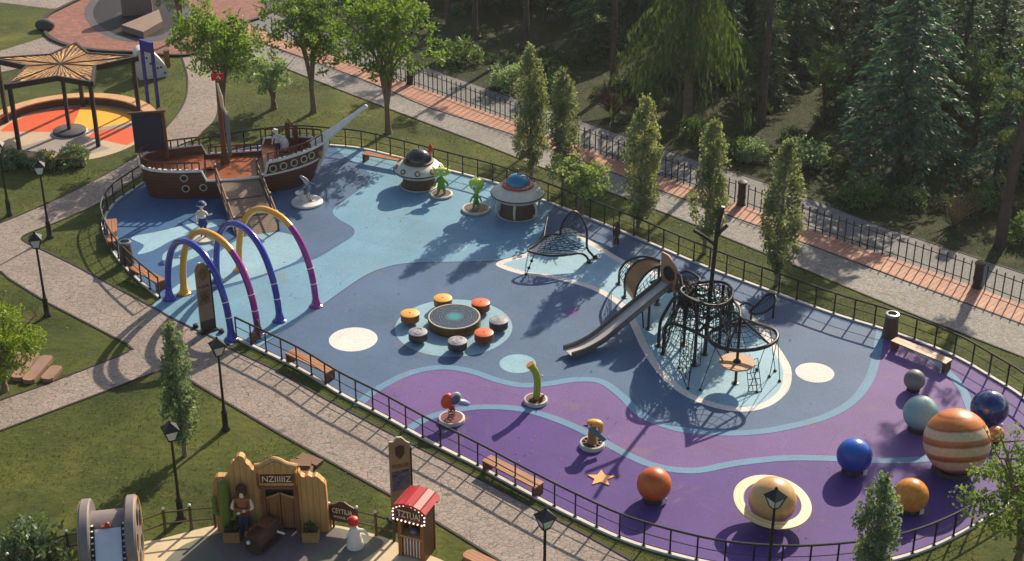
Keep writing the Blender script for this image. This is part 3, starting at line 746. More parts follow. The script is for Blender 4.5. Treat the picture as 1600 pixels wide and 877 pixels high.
XS = [-4.62, -4.55, -4.37, -4.0, -3.4, -2.6, -1.56, -1.36, -.6, .3, 1.2, 1.5, 1.72, 2.3, 2.9, 3.5, 4.1, 4.5, 4.75]
WS = [.0, .55, .95, 1.22, 1.45, 1.62, 1.73, 1.74, 1.77, 1.77, 1.72, 1.69, 1.66, 1.52, 1.33, 1.08, .72, .38, .04]
ZT = [1.62, 1.62, 1.61, 1.58, 1.56, 1.55, 1.55, 1.02, 1.0, 1.0, 1.02, 1.04, 1.72, 1.76, 1.82, 1.88, 1.95, 2.0, 2.05]
def rakex(x, z, zt): return x - max(0, (x - 1.8) / 2.95) ** 1.4 * .75 * (1 - z / zt) + max(0, (-x - 3.4) / 1.2) * .22 * (1 - z / zt)
def wat(x): return float(np.interp(x, XS, WS))
def hullpt(i, t, side):
    z = ZT[i] * t; wv = WS[i] * (.86 + .14 * math.sin(min(1, t * 1.2) * PI / 2)); return (rakex(XS[i], z, ZT[i]), side * wv, z)
mb = MB(); K = 6; n = len(XS)
for side in (-1, 1):
    for off in (0, -.07):
        vs = []
        for i in range(n):
            for k in range(K + 1):
                p = hullpt(i, k / K, side); vs.append((p[0], p[1] + side * off * (1 if WS[i] > .2 else 0), p[2]))
        fs = []
        for i in range(n - 1):
            for k in range(K):
                f = (i * (K + 1) + k, (i + 1) * (K + 1) + k, (i + 1) * (K + 1) + k + 1, i * (K + 1) + k + 1)
                fs.append(f if (side < 0) == (off == 0) else f[::-1])
        mb.add(vs, fs)
mb.build('hull', m_hull, ship, 35)
for x0, x1, z, nm in ((-4.5, -1.5, 1.12, 'stern_deck'), (-1.5, 1.52, .82, 'main_deck'), (1.52, 4.5, 1.42, 'fore_deck')):
    xs = np.linspace(x0, x1, 14)
    poly = [(x, -(wat(x) - .08) * .98) for x in xs] + [(x, (wat(x) - .08) * .98) for x in xs[::-1]]
    MB().prism(poly, z - .08, z).build(nm, m_deck, ship, 0)
MB().box((1.52, 0, 1.07), (.07, 3.2, .66)).build('bulkhead', m_rail, ship, 0); MB().box((-1.5, 0, .93), (.07, 3.3, .34)).build('bulkhead', m_rail, ship, 0)
for k in range(2): MB().box((-1.25 + k * .25, .5, .82 + .1 - k * .05 + .02), (.26, 1.0, .16 - k * .08)).build('step', m_deck, ship, 0)
for side in (-1, 1):
    MB().tube([(XS[i], side * (WS[i] + .01), ZT[i] + .02) for i in range(n)], .075, 6).build('gunwale_trim', m_trim, ship)
mb = MB()
for side in (-1, 1):
    pts = []
    for i in range(11, n):
        z = 1.05 + .16 * (i - 11) / 7; pts.append((rakex(XS[i], z, ZT[i]), side * (WS[i] * .985 + .015), z))
    mb.tube(pts, .055, 6)
mb.build('wale_trim', m_trim, ship)
# white pads along the trim with rails on turned posts
def railing(xa, xb, side, h, wrap=False):
    xs = list(np.linspace(xa, xb, max(3, int(abs(xb - xa) / .30)) ))
    P = [Vector((x, side * (wat(x) - .02), float(np.interp(x, XS, ZT)))) for x in xs]
    rl = MB().tube([p + Vector((0, 0, h)) for p in P], .045, 6).build('railing', m_rail, ship)
    for p in P: MB().box((p.x, p.y, p.z + h / 2 + .03), (.07, .07, h)).build('baluster', m_rail, rl, 0)
    return P
a = railing(-4.5, -1.65, -1, .46); b = railing(-4.5, -1.65, 1, .46)
MB().tube([a[0] + Vector((0, 0, .46)), Vector((-4.6, 0, 2.08)), b[0] + Vector((0, 0, .46))], .045, 6).build('railing', m_rail, ship)
railing(1.75, 4.55, -1, .50); railing(1.75, 4.55, 1, .50); railing(-1.2, 1.3, 1, .40)
for x in np.linspace(1.85, 4.3, 11): MB().box((x, -wat(x) - .0, float(np.interp(x, XS, ZT)) + .10), (.17, .11, .06), math.atan2(wat(x - .1) - wat(x + .1), .2)).build('trim_block', m_trim, ship, 0)
for x in np.linspace(-4.1, -1.8, 10): MB().box((x, -wat(x) - .0, float(np.interp(x, XS, ZT)) + .10), (.15, .11, .06), math.atan2(wat(x - .1) - wat(x + .1), .2)).build('trim_block', m_trim, ship, 0)
m_dark = plain('dark porthole opening', (16, 14, 14), .3, .1, 5); m_brass = plain('pale brass ring', (206, 192, 158), .35, .12, 6, metal=.4)
for x, z in ((-2.45, 1.22), (-2.42, .62), (-1.55, .66), (1.95, 1.38), (2.5, 1.42), (3.07, 1.47), (3.6, 1.53), (4.02, 1.6)):
    yy = -wat(x) * (.86 + .14 * math.sin(min(1, z / float(np.interp(x, XS, ZT)) * 1.2) * PI / 2)); a = math.atan2(wat(x - .15) - wat(x + .15), .3)
    xr = rakex(x, z, float(np.interp(x, XS, ZT)))
    M_ = Matrix.Rotation(a, 3, 'Z') @ Matrix.Rotation(PI / 2, 3, 'X'); ri = .17
    ringo = MB().tube([M_ @ Vector((ri * math.cos(t), ri * math.sin(t), .03)) + Vector((xr, yy, z)) for t in np.linspace(0, 2 * PI, 21)[:-1]], .033, 6, True).build('porthole', m_brass, ship)
    MB().lathe([(ri, 0), (ri, .02), (0, .02)], 18, (xr, yy, z), M_).build('pane', m_dark, ringo)
# mast, flag, sails
mp = Vector((-.42, .85, .82))
MB().cyl(mp, mp + Vector((-.03, 0, 5.0)), .15, .075, 12).cyl(mp, mp + Vector((0, 0, .5)), .24, .2, 12).build('mast', m_mast, ship)
MB().box(mp + Vector((.02, -.1, 4.72)), (.62, .03, .36)).build('red_flag', plain('red flag cloth', (206, 40, 26), .7, .1, 4), ship); MB().tube([mp + Vector((-.02, -.125, 4.66)), mp + Vector((.06, -.125, 4.78)), mp + Vector((.12, -.125, 4.66)), mp + Vector((.19, -.125, 4.62))], .03, 6).build('flag_mark', m_trim, ship)
MB().tube([mp + Vector((-.02, -.16, 4.4)), mp + Vector((.1, -.2, 3.7)), mp + Vector((.12, -.2, 3.2)), mp + Vector((.34, -.2, 2.7))], [.04, .10, .09, .03], 8).build('furled_sail', plain('cream sail cloth', (214, 190, 150), .8, .15, 5), ship)
MB().box(mp + Vector((.30, 0, 1.6)), (.2, .12, 2.4)).build('ladder_board', plain('grey board', (120, 122, 130), .6, .15, 5), ship)
MB().bar(mp + Vector((0, 0, 1.2)), mp + Vector((.25, -.25, .1)), .08, .08).build('brace', m_mast, ship)
sp_ = sl_(AtY(262, 246, 72.6)); sp_.z = 1.12
MB().cyl(sp_, sp_ + Vector((0, 0, 2.75)), .10, .08, 10).build('sail_post', m_mast, ship)
MB().box(sp_ + Vector((-.82, .02, 1.62)), (1.5, .05, 2.05)).build('blue_sail', m_sail, ship)
MB().bar(sp_ + Vector((-1.7, 0, 2.68)), sp_ + Vector((.15, 0, 2.68)), .09, .09).build('yard', m_mast, ship); MB().bar(sp_ + Vector((-1.6, 0, .56)), sp_ + Vector((.05, 0, .56)), .06, .06).build('yard', m_mast, ship)
# bowsprit and stem
tip = AtY(571, 167, 73.5); tip = sl_(tip); rt = Vector((4.55, 0, 2.1))
MB().tube([rt + Vector((-.5, 0, -.3)), rt, rt.lerp(tip, .35), rt.lerp(tip, .7), tip], [.22, .30, .20, .13, .10], 10).ball(tip, .12, 10, 8).build('bowsprit', m_trim, ship)
MB().tube([rt + Vector((.1, 0, .1)), (4.68, 0, 1.6), (4.45, 0, 1.0), (4.15, 0, .3)], [.3, .17, .12, .10], 8).build('stem', m_trim, ship)
m_gold = plain('old gold paint', (176, 130, 60), .4, .2, 8, metal=.4)
MB().ball((4.35, -.38, 1.55), .13, 10, 8).ball((4.42, -.33, 1.3), .10, 10, 8).build('scroll_ornament', m_gold, ship)
# capstan house on the fore deck
f0 = sl_(AtY(455, 232, 73.3)); f0.z = 1.42
for dx, h, dy in ((-.12, 1.55, .0), (.28, 1.35, .1)):
    MB().box(f0 + Vector((dx, dy, h / 2)), (.22, .34, h)).build('deck_post', m_rail, ship, 0)
MB().bar(f0 + Vector((-.1, -.1, 1.75)), f0 + Vector((.4, 0, .9)), .06, .06).build('brace', m_mast, ship)
# things aboard
q = Matrix.Rotation(SR, 3, 'Z') @ (sl_(AtY(446, 226, 73.4)) * 1.0); 
e = sl_(AtY(443, 226, 73.0)); e.z = 1.42; ew = Matrix.Rotation(SR, 3, 'Z') @ e + SO
eg = thing('white_egg_seat', 'white egg shaped seat on the fore deck of the play ship', 'seat', ew)
MB().ball((0, 0, .42), .27, 18, 14, (1, 1, 1.5)).build('shell', m_white, eg)
MB().lathe([(.2, 0), (.2, .04), (.12, .1)], 14).build('base', m_iron, eg)

def figure(name, lb, cat, loc, rz, h, pose, cols, group=None, parts=True):
    """one continuous standing body; pose: dict of arm targets in units of height; cols: (trousers, top, skin)"""
    t = thing(name, lb, cat, loc, rz, group)
    J = [(0, 0, .52), (0, 0, .62), (0, 0, .74), (0, 0, .82), (0, 0, .87), (0, -.005, .95)]
    E_ = [(0, 1), (1, 2), (2, 3), (3, 4), (4, 5)]; Rr = [.085, .078, .085, .055, .035, .058]
    for sx in (-1, 1):
        k = len(J); st = pose.get('stance', .055)
        J += [(sx * .055, 0, .47), (sx * st, -.01, .27), (sx * st, .01, .045), (sx * st * 1.1, -.075, .02)]; Rr += [.065, .048, .034, .026]
        E_ += [(0, k), (k, k + 1), (k + 1, k + 2), (k + 2, k + 3)]
        k = len(J); el, ha = pose['R' if sx > 0 else 'L']
        J += [(sx * .115, 0, .79), el, ha]; Rr += [.04, .032, .026]; E_ += [(2, k), (k, k + 1), (k + 1, k + 2)]
    J = [tuple(c * h for c in j) for j in J]; Rr = [r * h for r in Rr]
    vs, fs = skin(J, E_, Rr, 0, 2)
    mb = MB(); mb.add(vs, fs); mb.mi = []
    for f in fs:
        c = sum((Vector(vs[i]) for i in f), Vector()) / len(f) / h
        if c.z > .85: mb.mi.append(2)
        elif abs(c.x) > .135 and cols[3]: mb.mi.append(2)
        elif c.z < .5 and abs(c.x) < .13: mb.mi.append(0)
        else: mb.mi.append(1)
    ms = cols[4] if len(cols) > 4 else [plain(name + ' ' + nm, c_, .5, .12, 8) for nm, c_ in zip(('trousers', 'top', 'skin'), cols[:3])]
    mb.build('body', ms, t, 180)
    face = MB().ball((-.022 * h, -.058 * h, .965 * h), .009 * h, 8, 6).ball((.022 * h, -.058 * h, .965 * h), .009 * h, 8, 6); face.build('eyes', m_black, t)
    MB().ball((0, -.066 * h, .945 * h), .012 * h, 8, 6).build('nose', ms[2], t)
    for sx in (-1, 1):
        el, ha = [Vector(v) * h for v in pose['R' if sx > 0 else 'L']]; d = (ha - el).normalized(); sd_ = d.cross(Vector((0, 0, 1)))
        sd_ = sd_.normalized() if sd_.length > .1 else Vector((1, 0, 0)); mb = MB()
        mb.ball(ha + d * .02 * h, .026 * h, 10, 8)
        for k in range(4): mb.tube([ha + d * .03 * h + sd_ * (k - 1.5) * .012 * h, ha + d * (.06 + .006 * (1.5 - abs(k - 1.5))) * h + sd_ * (k - 1.5) * .013 * h], [.007 * h, .006 * h], 5)
        mb.tube([ha + d * .01 * h + sd_ * .02 * h, ha + d * .035 * h + sd_ * .042 * h], [.008 * h, .006 * h], 5)
        mb.build('hand', ms[2], t)
    return t
# hooded deck figure
e = sl_(AtY(434, 231, 72.6)); e.z = 1.42; ew = Matrix.Rotation(SR, 3, 'Z') @ e + SO
df = figure('deck_statue', 'slim white hooded statue in blue trousers on the fore deck of the ship', 'statue', ew, .3, 1.35,
            {'R': ((.17, -.03, .66), (.12, -.10, .58)), 'L': ((-.17, -.03, .66), (-.2, -.08, .55))}, ((34, 48, 92), (205, 200, 190), (214, 200, 180), False))
MB().tube([(0, .02, 1.15), (-.03, 0, 1.36), (-.12, -.03, 1.42), (-.24, -.05, 1.33)], [.09, .10, .07, .02], 8).build('hood', m_white, df)
# ramp
A0, B0 = base(369, 371), base(436, 361); A1, B1 = G(344, 286, 1.0), G(398, 278, 1.0)
rp = thing('ship_ramp', 'wide grey plank ramp with log handrails leading up to the play ship', 'ramp', (A0 + B0) / 2)
o_ = (A0 + B0) / 2; m_ramp = wood('grey ramp boards', (128, 108, 88), 'X', .18, .7, .2)
ax = (B0 - A0).normalized(); up_ = ((A1 + B1) / 2 - o_); wd = (B0 - A0).length
def rpt(u, v, z=0): return ax * (u * wd) + Vector((up_.x, up_.y, up_.z)) * v + Vector((0, 0, z))
mb = MB(); vs = [rpt(u, v, z) for z in (-.08, .0) for u, v in ((-.5, 0), (.5, 0), (.5, 1), (-.5, 1))]
mb.add(vs, [(3, 2, 1, 0), (4, 5, 6, 7), (0, 1, 5, 4), (1, 2, 6, 5), (2, 3, 7, 6), (3, 0, 4, 7)]); mb.build('ramp_deck', m_ramp, rp, 0)
m_log = wood('grey brown log', (104, 78, 54), 'X', 0, .7, .3)
for v in (.33, .66): MB().tube([rpt(-.49, v, .02), rpt(.49, v, .02)], .025, 6).build('cleat', m_log, rp)
for u in (-.5, .5):
    hl = MB().tube([rpt(u, -.02, .78), rpt(u, 1.02, .8)], .06, 8).build('handrail', m_log, rp)
    MB().tube([rpt(u, -.0, .42), rpt(u, 1.0, .42)], .035, 8).build('lower_rail', m_log, rp)
    for v in (0.02, .36, .70, 1.0):
        MB().tube([rpt(u, v, -.05 if v else 0), rpt(u, v, .98)], .055, 8).build('rail_post', m_log, rp)
        MB().ball(rpt(u, v, 1.0), .05, 8, 6).build('post_cap', m_trim, rp)

# ================================================================ flying saucers and aliens
m_saucer = plain('cream saucer shell', (206, 200, 182), .4, .1, 5, wear=.35, wearcol=(140, 130, 112)); m_dome = plain('dark glossy dome', (20, 20, 28), .12, .1, 4, coat=.5)
m_bdome = plain('teal glossy dome', (24, 112, 146), .15, .12, 4, coat=.5); m_redr = plain('rust red ring', (160, 66, 44), .4, .15, 5); m_under = plain('brown saucer drum', (82, 60, 44), .6, .25, 5)
def saucer(p, Rr, h, dome, band, lb, dk=.53):
    t = thing('flying_saucer', lb, 'play saucer', p, .4, 'flying saucers'); k = Rr
    MB().lathe([(.70 * k, 0), (.74 * k, .05), (.70 * k, .08), (.66 * k, .12), (.62 * k, h), (.0, h)], 36).build('drum', m_under, t)
    MB().lathe([(.75 * k, 0), (.76 * k, .04), (.72 * k, .06)], 36).build('foot_ring', m_saucer, t)
    MB().lathe([(.58 * k, h - .02), (.82 * k, h + .04), (.98 * k, h + .2), (1.0 * k, h + .28), (.96 * k, h + .36), (.78 * k, h + .55), (.56 * k, h + .70), (0, h + .72)], 48).build('shell', m_saucer, t)
    MB().lathe([(.985 * k, h + .24), (1.012 * k, h + .28), (.985 * k, h + .32)], 48).build('rim', m_under, t)
    MB().lathe([(.54 * k, h + .69), (.60 * k, h + .68), (.60 * k, h + .76), (.53 * k, h + .80)], 36).build('collar', band, t)
    MB().lathe([(dk * k * math.cos(a), h + .76 + (dk - .03) * k * math.sin(a) * .9) for a in np.linspace(0, PI / 2, 10)][:-1] + [(0, h + .76 + (dk - .03) * .9 * k)], 32).build('dome', dome, t)
    return t
q = G(655, 291); u1 = saucer((q.x, q.y + .1, ZP), 1.3, .62, m_dome, m_under, 'cream saucer with dark dome and round portholes, beside the back bench')
for j in range(9):
    a = -PI / 2 - .4 + j * 2 * PI / 9; r_ = 1.3 * .88; M_ = Matrix.Rotation(a, 3, 'Z') @ Matrix.Rotation(R(50), 3, 'Y')
    c_ = Vector((r_ * math.cos(a), r_ * math.sin(a), 1.08))
    rg = MB().tube([c_ + M_ @ Vector((.12 * math.cos(u), .12 * math.sin(u), .02)) for u in np.linspace(0, 2 * PI, 15)[:-1]], .03, 6, True).build('porthole', m_under, u1)
    MB().lathe([(.11, 0), (.11, .02), (.05, .05), (0, .05)], 12, c_, M_).build('pane', plain('amber porthole', (216, 190, 140), .3, .1, 6) if j == 0 else bpy.data.materials['amber porthole'], rg)
MB().tube([(.75, .6, 1.2), (.95, .75, 1.6), (.9, .7, 1.85)], [.05, .14, .03], 8).build('red_fin', plain('red fin', (196, 60, 36), .4, .1, 5), u1)
q = G(809, 336); u2 = saucer((q.x, q.y + .1, ZP), 1.33, .85, m_bdome, m_redr, 'cream saucer with teal dome and red collar by the back railing', .46)
for j in range(6):
    a = -PI / 2 - .55 + j * PI / 3; ca, sa = math.cos(a), math.sin(a)
    MB().tube([(1.02 * ca, 1.02 * sa, .86), (1.16 * ca, 1.16 * sa, .55), (1.12 * ca, 1.12 * sa, .25), (1.0 * ca, 1.0 * sa, .12)], [.07, .06, .06, .05], 8).build('leg', m_saucer, u2)
MB().cyl((0, 0, 2.1), (0, 0, 2.32), .03, n=6).ball((0, 0, 2.34), .07, 10, 8).build('antenna', m_redr, u2)
MB().lathe([(.9, .5), (1.0, .5)], 4).build('hatch', m_redr, u2) if False else None
def alien_skin(name, c1, c2):
    return plain(name, c1, .4, .3, 3)
m_al1 = plain('dark green alien skin', (96, 146, 48), .35, .35, 3); m_al2 = plain('bright green alien skin', (176, 206, 70), .35, .2, 3)
m_disc = plain('speckled stone disc', (196, 190, 176), .7, .15, 5, bump=.3)
def disc(p, r, lb, name='statue_disc', mat=None, h=.09):
    pass
def add_disc(t, r, mat=None, h=.10):
    MB().lathe([(r, 0), (r + .02, .03), (r, h), (r * .93, h + .015), (0, h + .015)], 36).build('base_disc', mat or m_disc, t)
    MB().lathe([(r * .85, h + .016), (r * .85, h + .02), (0, h + .02)], 32).build('disc_inlay', m_under if mat is None else mat, t)
# stocky alien with wide head
t = thing('alien_statue', 'dark green alien statue with a wide head, in front of the dark domed saucer', 'statue', base(690, 305), 0, 'green alien statues')
add_disc(t, .56)
vs, fs = skin([(0, 0, .55), (0, 0, .85), (0, 0, 1.05), (-.14, -.05, .42), (-.16, -.05, .16), (-.18, -.15, .13), (.14, -.05, .42), (.16, -.05, .16), (.18, -.15, .13), (-.28, -.05, .75), (-.36, -.14, .52), (.28, -.05, .75), (.36, -.14, .55)],
              [(0, 1), (1, 2), (0, 3), (3, 4), (4, 5), (0, 6), (6, 7), (7, 8), (1, 9), (9, 10), (1, 11), (11, 12)], [.19, .16, .10, .10, .07, .06, .10, .07, .06, .07, .05, .07, .05], 0, 2)
MB().add(vs, fs).build('body', m_al1, t, 180)
MB().ball((.04, 0, 1.28), .26, 24, 16, (1.7, 1, .85)).build('head', m_al2, t)
for sx in (-1, 1):
    MB().tube([(sx * .3, 0, 1.4), (sx * .44, 0, 1.56)], [.06, .03], 8).build('ear', m_al2, t)
    e_ = MB().ball((sx * .15, -.21, 1.32), .08, 12, 8).build('eye', m_white, t); MB().ball((sx * .15, -.28, 1.32), .035, 8, 6).build('pupil', m_black, e_)
# slender alien
t = thing('alien_statue', 'yellow green one eyed alien statue with pear shaped head on a pale disc', 'statue', base(744, 328), 0, 'green alien statues')
add_disc(t, .70)
vs, fs = skin([(0, 0, .50), (0, 0, .75), (0, 0, .98), (-.09, -.02, .36), (-.13, -.02, .16), (-.14, -.14, .13), (.09, -.02, .36), (.13, -.02, .16), (.14, -.14, .13), (-.2, -.04, .68), (-.3, -.08, .42), (.2, -.04, .68), (.28, -.1, .46)],
              [(0, 1), (1, 2), (0, 3), (3, 4), (4, 5), (0, 6), (6, 7), (7, 8), (1, 9), (9, 10), (1, 11), (11, 12)], [.12, .11, .08, .08, .055, .05, .08, .055, .05, .05, .035, .05, .035], 0, 2)
MB().add(vs, fs).build('body', m_al1, t, 180)
MB().lathe([(.10, .9), (.17, 1.05), (.30, 1.2), (.38, 1.36), (.36, 1.52), (.25, 1.63), (.1, 1.68), (0, 1.69)], 24, (0.03, 0, 0)).build('head', m_al2, t)
e_ = MB().ball((-.06, -.33, 1.36), .12, 14, 10).build('eye', m_white, t); MB().ball((-.07, -.43, 1.36), .05, 8, 6).build('pupil', m_black, e_)
MB().tube([(.0, 0, 1.66), (-.02, 0, 1.8)], .02, 6).ball((-.02, 0, 1.83), .05, 8, 6).build('antenna', m_white, t)

# ================================================================ dolphin and sailor
m_wdisc = plain('white statue disc', (218, 214, 206), .45, .06, 3)
t = thing('dolphin_statue', 'silver leaping dolphin statue on a white disc in front of the ship', 'statue', base(480, 317))
MB().lathe([(.78, 0), (.80, .03), (.78, .10), (.74, .12), (0, .12)], 40).build('base_disc', m_wdisc, t)
vs, fs = skin([(.05, 0, .75), (.02, 0, .48), (.12, 0, .22), (.06, 0, 1.0), (-.06, 0, 1.25), (-.2, 0, 1.42), (-.32, 0, 1.46), (.2, .0, .14), (.28, .12, .12), (.28, -.12, .12)],
              [(0, 1), (1, 2), (0, 3), (3, 4), (4, 5), (5, 6), (2, 7), (7, 8), (7, 9)], [.21, .13, .08, .22, .19, .09, .04, .05, .03, .03], 0, 2)
MB().add(vs, fs).build('body', m_chrome, t, 180)
MB().tube([(.2, 0, 1.05), (.42, 0, 1.02), (.48, 0, .9)], [.1, .06, .01], 6).build('dorsal_fin', m_chrome, t)
for sy in (-1, 1): MB().tube([(-.02, sy * .15, 1.0), (-.2, sy * .32, .86), (-.32, sy * .38, .74)], [.08, .06, .01], 6).build('flipper', m_chrome, t)
MB().lathe([(.08, .12), (.10, .25), (.32, .52), (.36, .56), (.2, .5), (0, .46)], 14, (-.22, 0, 0)).build('wave', m_wdisc, t)
t = figure('sailor_statue', 'sailor statue in dark blue hat and coat raising one arm behind the arches', 'statue', base(319, 369, ZP + .1), -.2, 1.62,
           {'R': ((.20, -.06, .72), (.34, -.14, .80)), 'L': ((-.20, 0, .66), (-.16, -.10, .54)), 'stance': .06}, ((24, 50, 112), (216, 202, 178), (230, 200, 168), False))
MB().lathe([(.66, -.1), (.68, -.06), (.66, 0), (0, 0)], 32).build('base_disc', m_disc, t)
m_navy = plain('navy blue cloth', (24, 44, 104), .6, .15, 6)
MB().lathe([(.13, 1.60), (.22, 1.62), (.24, 1.67), (.17, 1.76), (.10, 1.81), (0, 1.82)], 18, (0, .03, 0)).build('hat', m_navy, t)
MB().tube([(.225 * math.cos(a), .03 + .225 * math.sin(a), 1.635) for a in np.linspace(0, 2 * PI, 19)[:-1]], .018, 6, True).build('hat_trim', m_white, t)
MB().lathe([(.235, .62), (.19, .85), (.16, 1.0)], 16).build('coat_skirt', m_navy, t)
MB().lathe([(.165, .98), (.168, 1.06)], 16).build('sash', m_white, t)
MB().ball((0, .04, 1.53), .115, 14, 10, (1, .9, .9)).build('hair', m_white, t)

# ================================================================ spring toys on the purple floor
m_lime = plain('lime green glossy tube', (150, 172, 34), .3, .12, 4, coat=.3)
t = thing('periscope_tube', 'bent lime green tube standing on a round stone base with small toys', 'spray post', base(837, 628))
add_disc(t, .46, None, .14)
MB().tube(smooth_path([(.02, 0, .1), (.05, 0, .5), (.06, 0, .95), (-.02, 0, 1.35), (-.22, -.02, 1.68)], 5), .145, 14).build('tube', m_lime, t)
MB().tube([(-.18, -.02, 1.63), (-.24, -.02, 1.73)], [.175, .17], 14).build('mouth_ring', plain('amber ring', (206, 150, 50), .4, .1, 6), t)
MB().ball((.24, .05, 1.15), .05, 8, 6).build('white_knob', m_white, t)
MB().tube([(.2, -.1, .15), (.26, -.12, .3), (.34, -.12, .42)], [.08, .06, .02], 8).ball((-.15, -.15, .2), .1, 10, 8, (1.2, 1, .6)).build('rock_toys', m_redr, t)
t = thing('rocket_spring_rider', 'orange and white rocket shaped rider on a dark red round base near the railing', 'spring rider', base(706, 657), .4)
add_disc(t, .50, None, .14); 
MB().lathe([(.42, .158), (.42, .168), (0, .168)], 28).build('red_pad', plain('dark red pad', (112, 28, 40), .5, .15, 5), t)
MB().tube([(.13 * math.cos(a), .13 * math.sin(a), .16 + .018 * a) for a in np.linspace(0, 6 * PI, 40)], .02, 6).build('spring', m_iron, t)
MB().ball((-.18, 0, .92), .24, 20, 14, (1.0, .8, 1.35), Matrix.Rotation(.3, 3, 'Y')).build('rocket_nose', plain('orange rocket paint', (214, 78, 34), .35, .15, 4), t)
MB().ball((.12, -.05, .96), .25, 18, 12, (1, .5, 1.2), Matrix.Rotation(.5, 3, 'Y')).build('wing', m_saucer, t)
MB().ball((.12, -.13, .97), .18, 18, 12, (1, .4, 1.2), Matrix.Rotation(.5, 3, 'Y')).build('wing_panel', plain('slate blue panel', (78, 92, 120), .35, .15, 4), t)
MB().ball((.42, -.06, .74), .26, 18, 12, (1.35, .6, .5), Matrix.Rotation(.45, 3, 'Y')).build('tail_fin', plain('pale blue fin', (142, 160, 184), .35, .1, 4), t)
MB().bar((0, 0, .5), (-.05, 0, .8), .2, .2).build('mount', m_redr, t)
t = thing('duck_spring_rider', 'amber topped rider with teal tail on a round stone base, left of the star', 'spring rider', base(925, 697), -.2)
add_disc(t, .46, None, .16)
MB().lathe([(.20, .16), (.17, .3), (.15, .85)], 16).build('neck', plain('mustard post', (168, 120, 56), .5, .2, 5), t)
MB().ball((.08, 0, 1.02), .23, 18, 12, (1.35, .9, .62)).build('head', plain('amber head', (232, 166, 46), .35, .12, 4, coat=.3), t)
MB().tube([(.28, .02, 1.0), (.30, .02, .62)], [.12, .08], 8).build('arm', bpy.data.materials['amber head'], t)
MB().box((.22, -.16, .66), (.75, .05, .2), M=Matrix.Rotation(.72, 3, 'Y')).build('tail', plain('teal paint', (72, 130, 140), .4, .12, 5), t)
MB().lathe([(.05, 0), (.02, .16), (0, .17)], 8, (-.16, -.1, .92), Matrix.Rotation(-PI / 2, 3, 'Y')).build('beak', m_iron, t)
MB().ball((-.02, -.19, 1.06), .035, 8, 6).build('eye', m_black, t)
mb = MB()
for j in range(10):
    a = j * .63; mb.ball((.3 * math.cos(a), .3 * math.sin(a), .19), .05, 8, 6, (1.4, 1, .7))
mb.build('pebbles', m_iron, t)
# ================================================================ climbing structures
def net(mb, c00, c10, c11, c01, nu, nv, r=.016, sag=.0):
    c00, c10, c11, c01 = map(Vector, (c00, c10, c11, c01))
    def p(u, v):
        q = c00.lerp(c10, u).lerp(c01.lerp(c11, u), v); q.z -= sag * math.sin(PI * u) * math.sin(PI * v)
        j = .05 * math.sin(u * 31 + v * 17) * math.sin(PI * u) * math.sin(PI * v); return q + Vector((j, -j, j * .5))
    for i in range(nu + 1): mb.tube([p(i / nu, k / 8) for k in range(9)], r, 4, cap=False)
    for k in range(nv + 1): mb.tube([p(i / 8, k / nv) for i in range(9)], r, 4, cap=False)
m_frame = plain('black climbing frame steel', (15, 14, 15), .45, .2, 5)
m_tunnel = wood('varnished tunnel wood', (170, 118, 62), 'Y', 0, .4, .22, .3)
cf = thing('climbing_frame', 'big black climbing frame with nets, wooden tunnel, steel slide and branching mast', 'climbing frame', base(1101, 554)); CO = cf.location.copy()
def g(px, py, z): return G(px, py, z) - CO
def foot(p): MB().lathe([(.15, 0), (.15, .025), (.07, .04), (.06, .12)], 12, (p[0], p[1], 0)).build('foot_plate', m_frame, cf)
def tubep(name, pts, r=.06, k=6, closed=False, mat=None, sm=True):
    pts = smooth_path(pts, k, closed) if sm else pts
    return MB().tube(pts, r, 10, closed).build(name, mat or m_frame, cf)
Yb = CO.y
fork = AtY(1118, 385, Yb) - CO; mt_ = AtY(1130, 323, Yb) - CO
ms_ = tubep('mast', [(0, 0, 0), fork * .5 + Vector((-.02, 0, 0)), fork, fork.lerp(mt_, .5) + Vector((-.05, 0, 0)), mt_], .085)
MB().tube(smooth_path([fork + Vector((0, 0, .05)), (AtY(1104, 372, Yb) - CO), (AtY(1084, 360, Yb) - CO)], 4), .078, 8).build('branch', m_frame, cf)
MB().tube(smooth_path([AtY(1119, 372, Yb) - CO, (AtY(1126, 362, Yb) - CO), (AtY(1137, 352, Yb) - CO)], 4), .078, 8).build('branch', m_frame, cf); foot((0, 0, 0))
pb = G(1087, 566); ZR = AtY(1092, 468, pb.y).z
rc = g(1104, 457, ZR); rr_ = 1.05
tubep('top_ring', [rc + Vector((rr_ * math.cos(a), rr_ * .95 * math.sin(a), .10 * math.sin(2 * a + .6))) for a in np.linspace(0, 2 * PI, 33)[:-1]], .06, sm=False, closed=True)
for a in (-2.0, -.35, .75, 2.3):
    p = rc + Vector((rr_ * math.cos(a), rr_ * .95 * math.sin(a), 0)); tubep('post', [p, (p.x, p.y, 0)], .065, sm=False); foot(p)
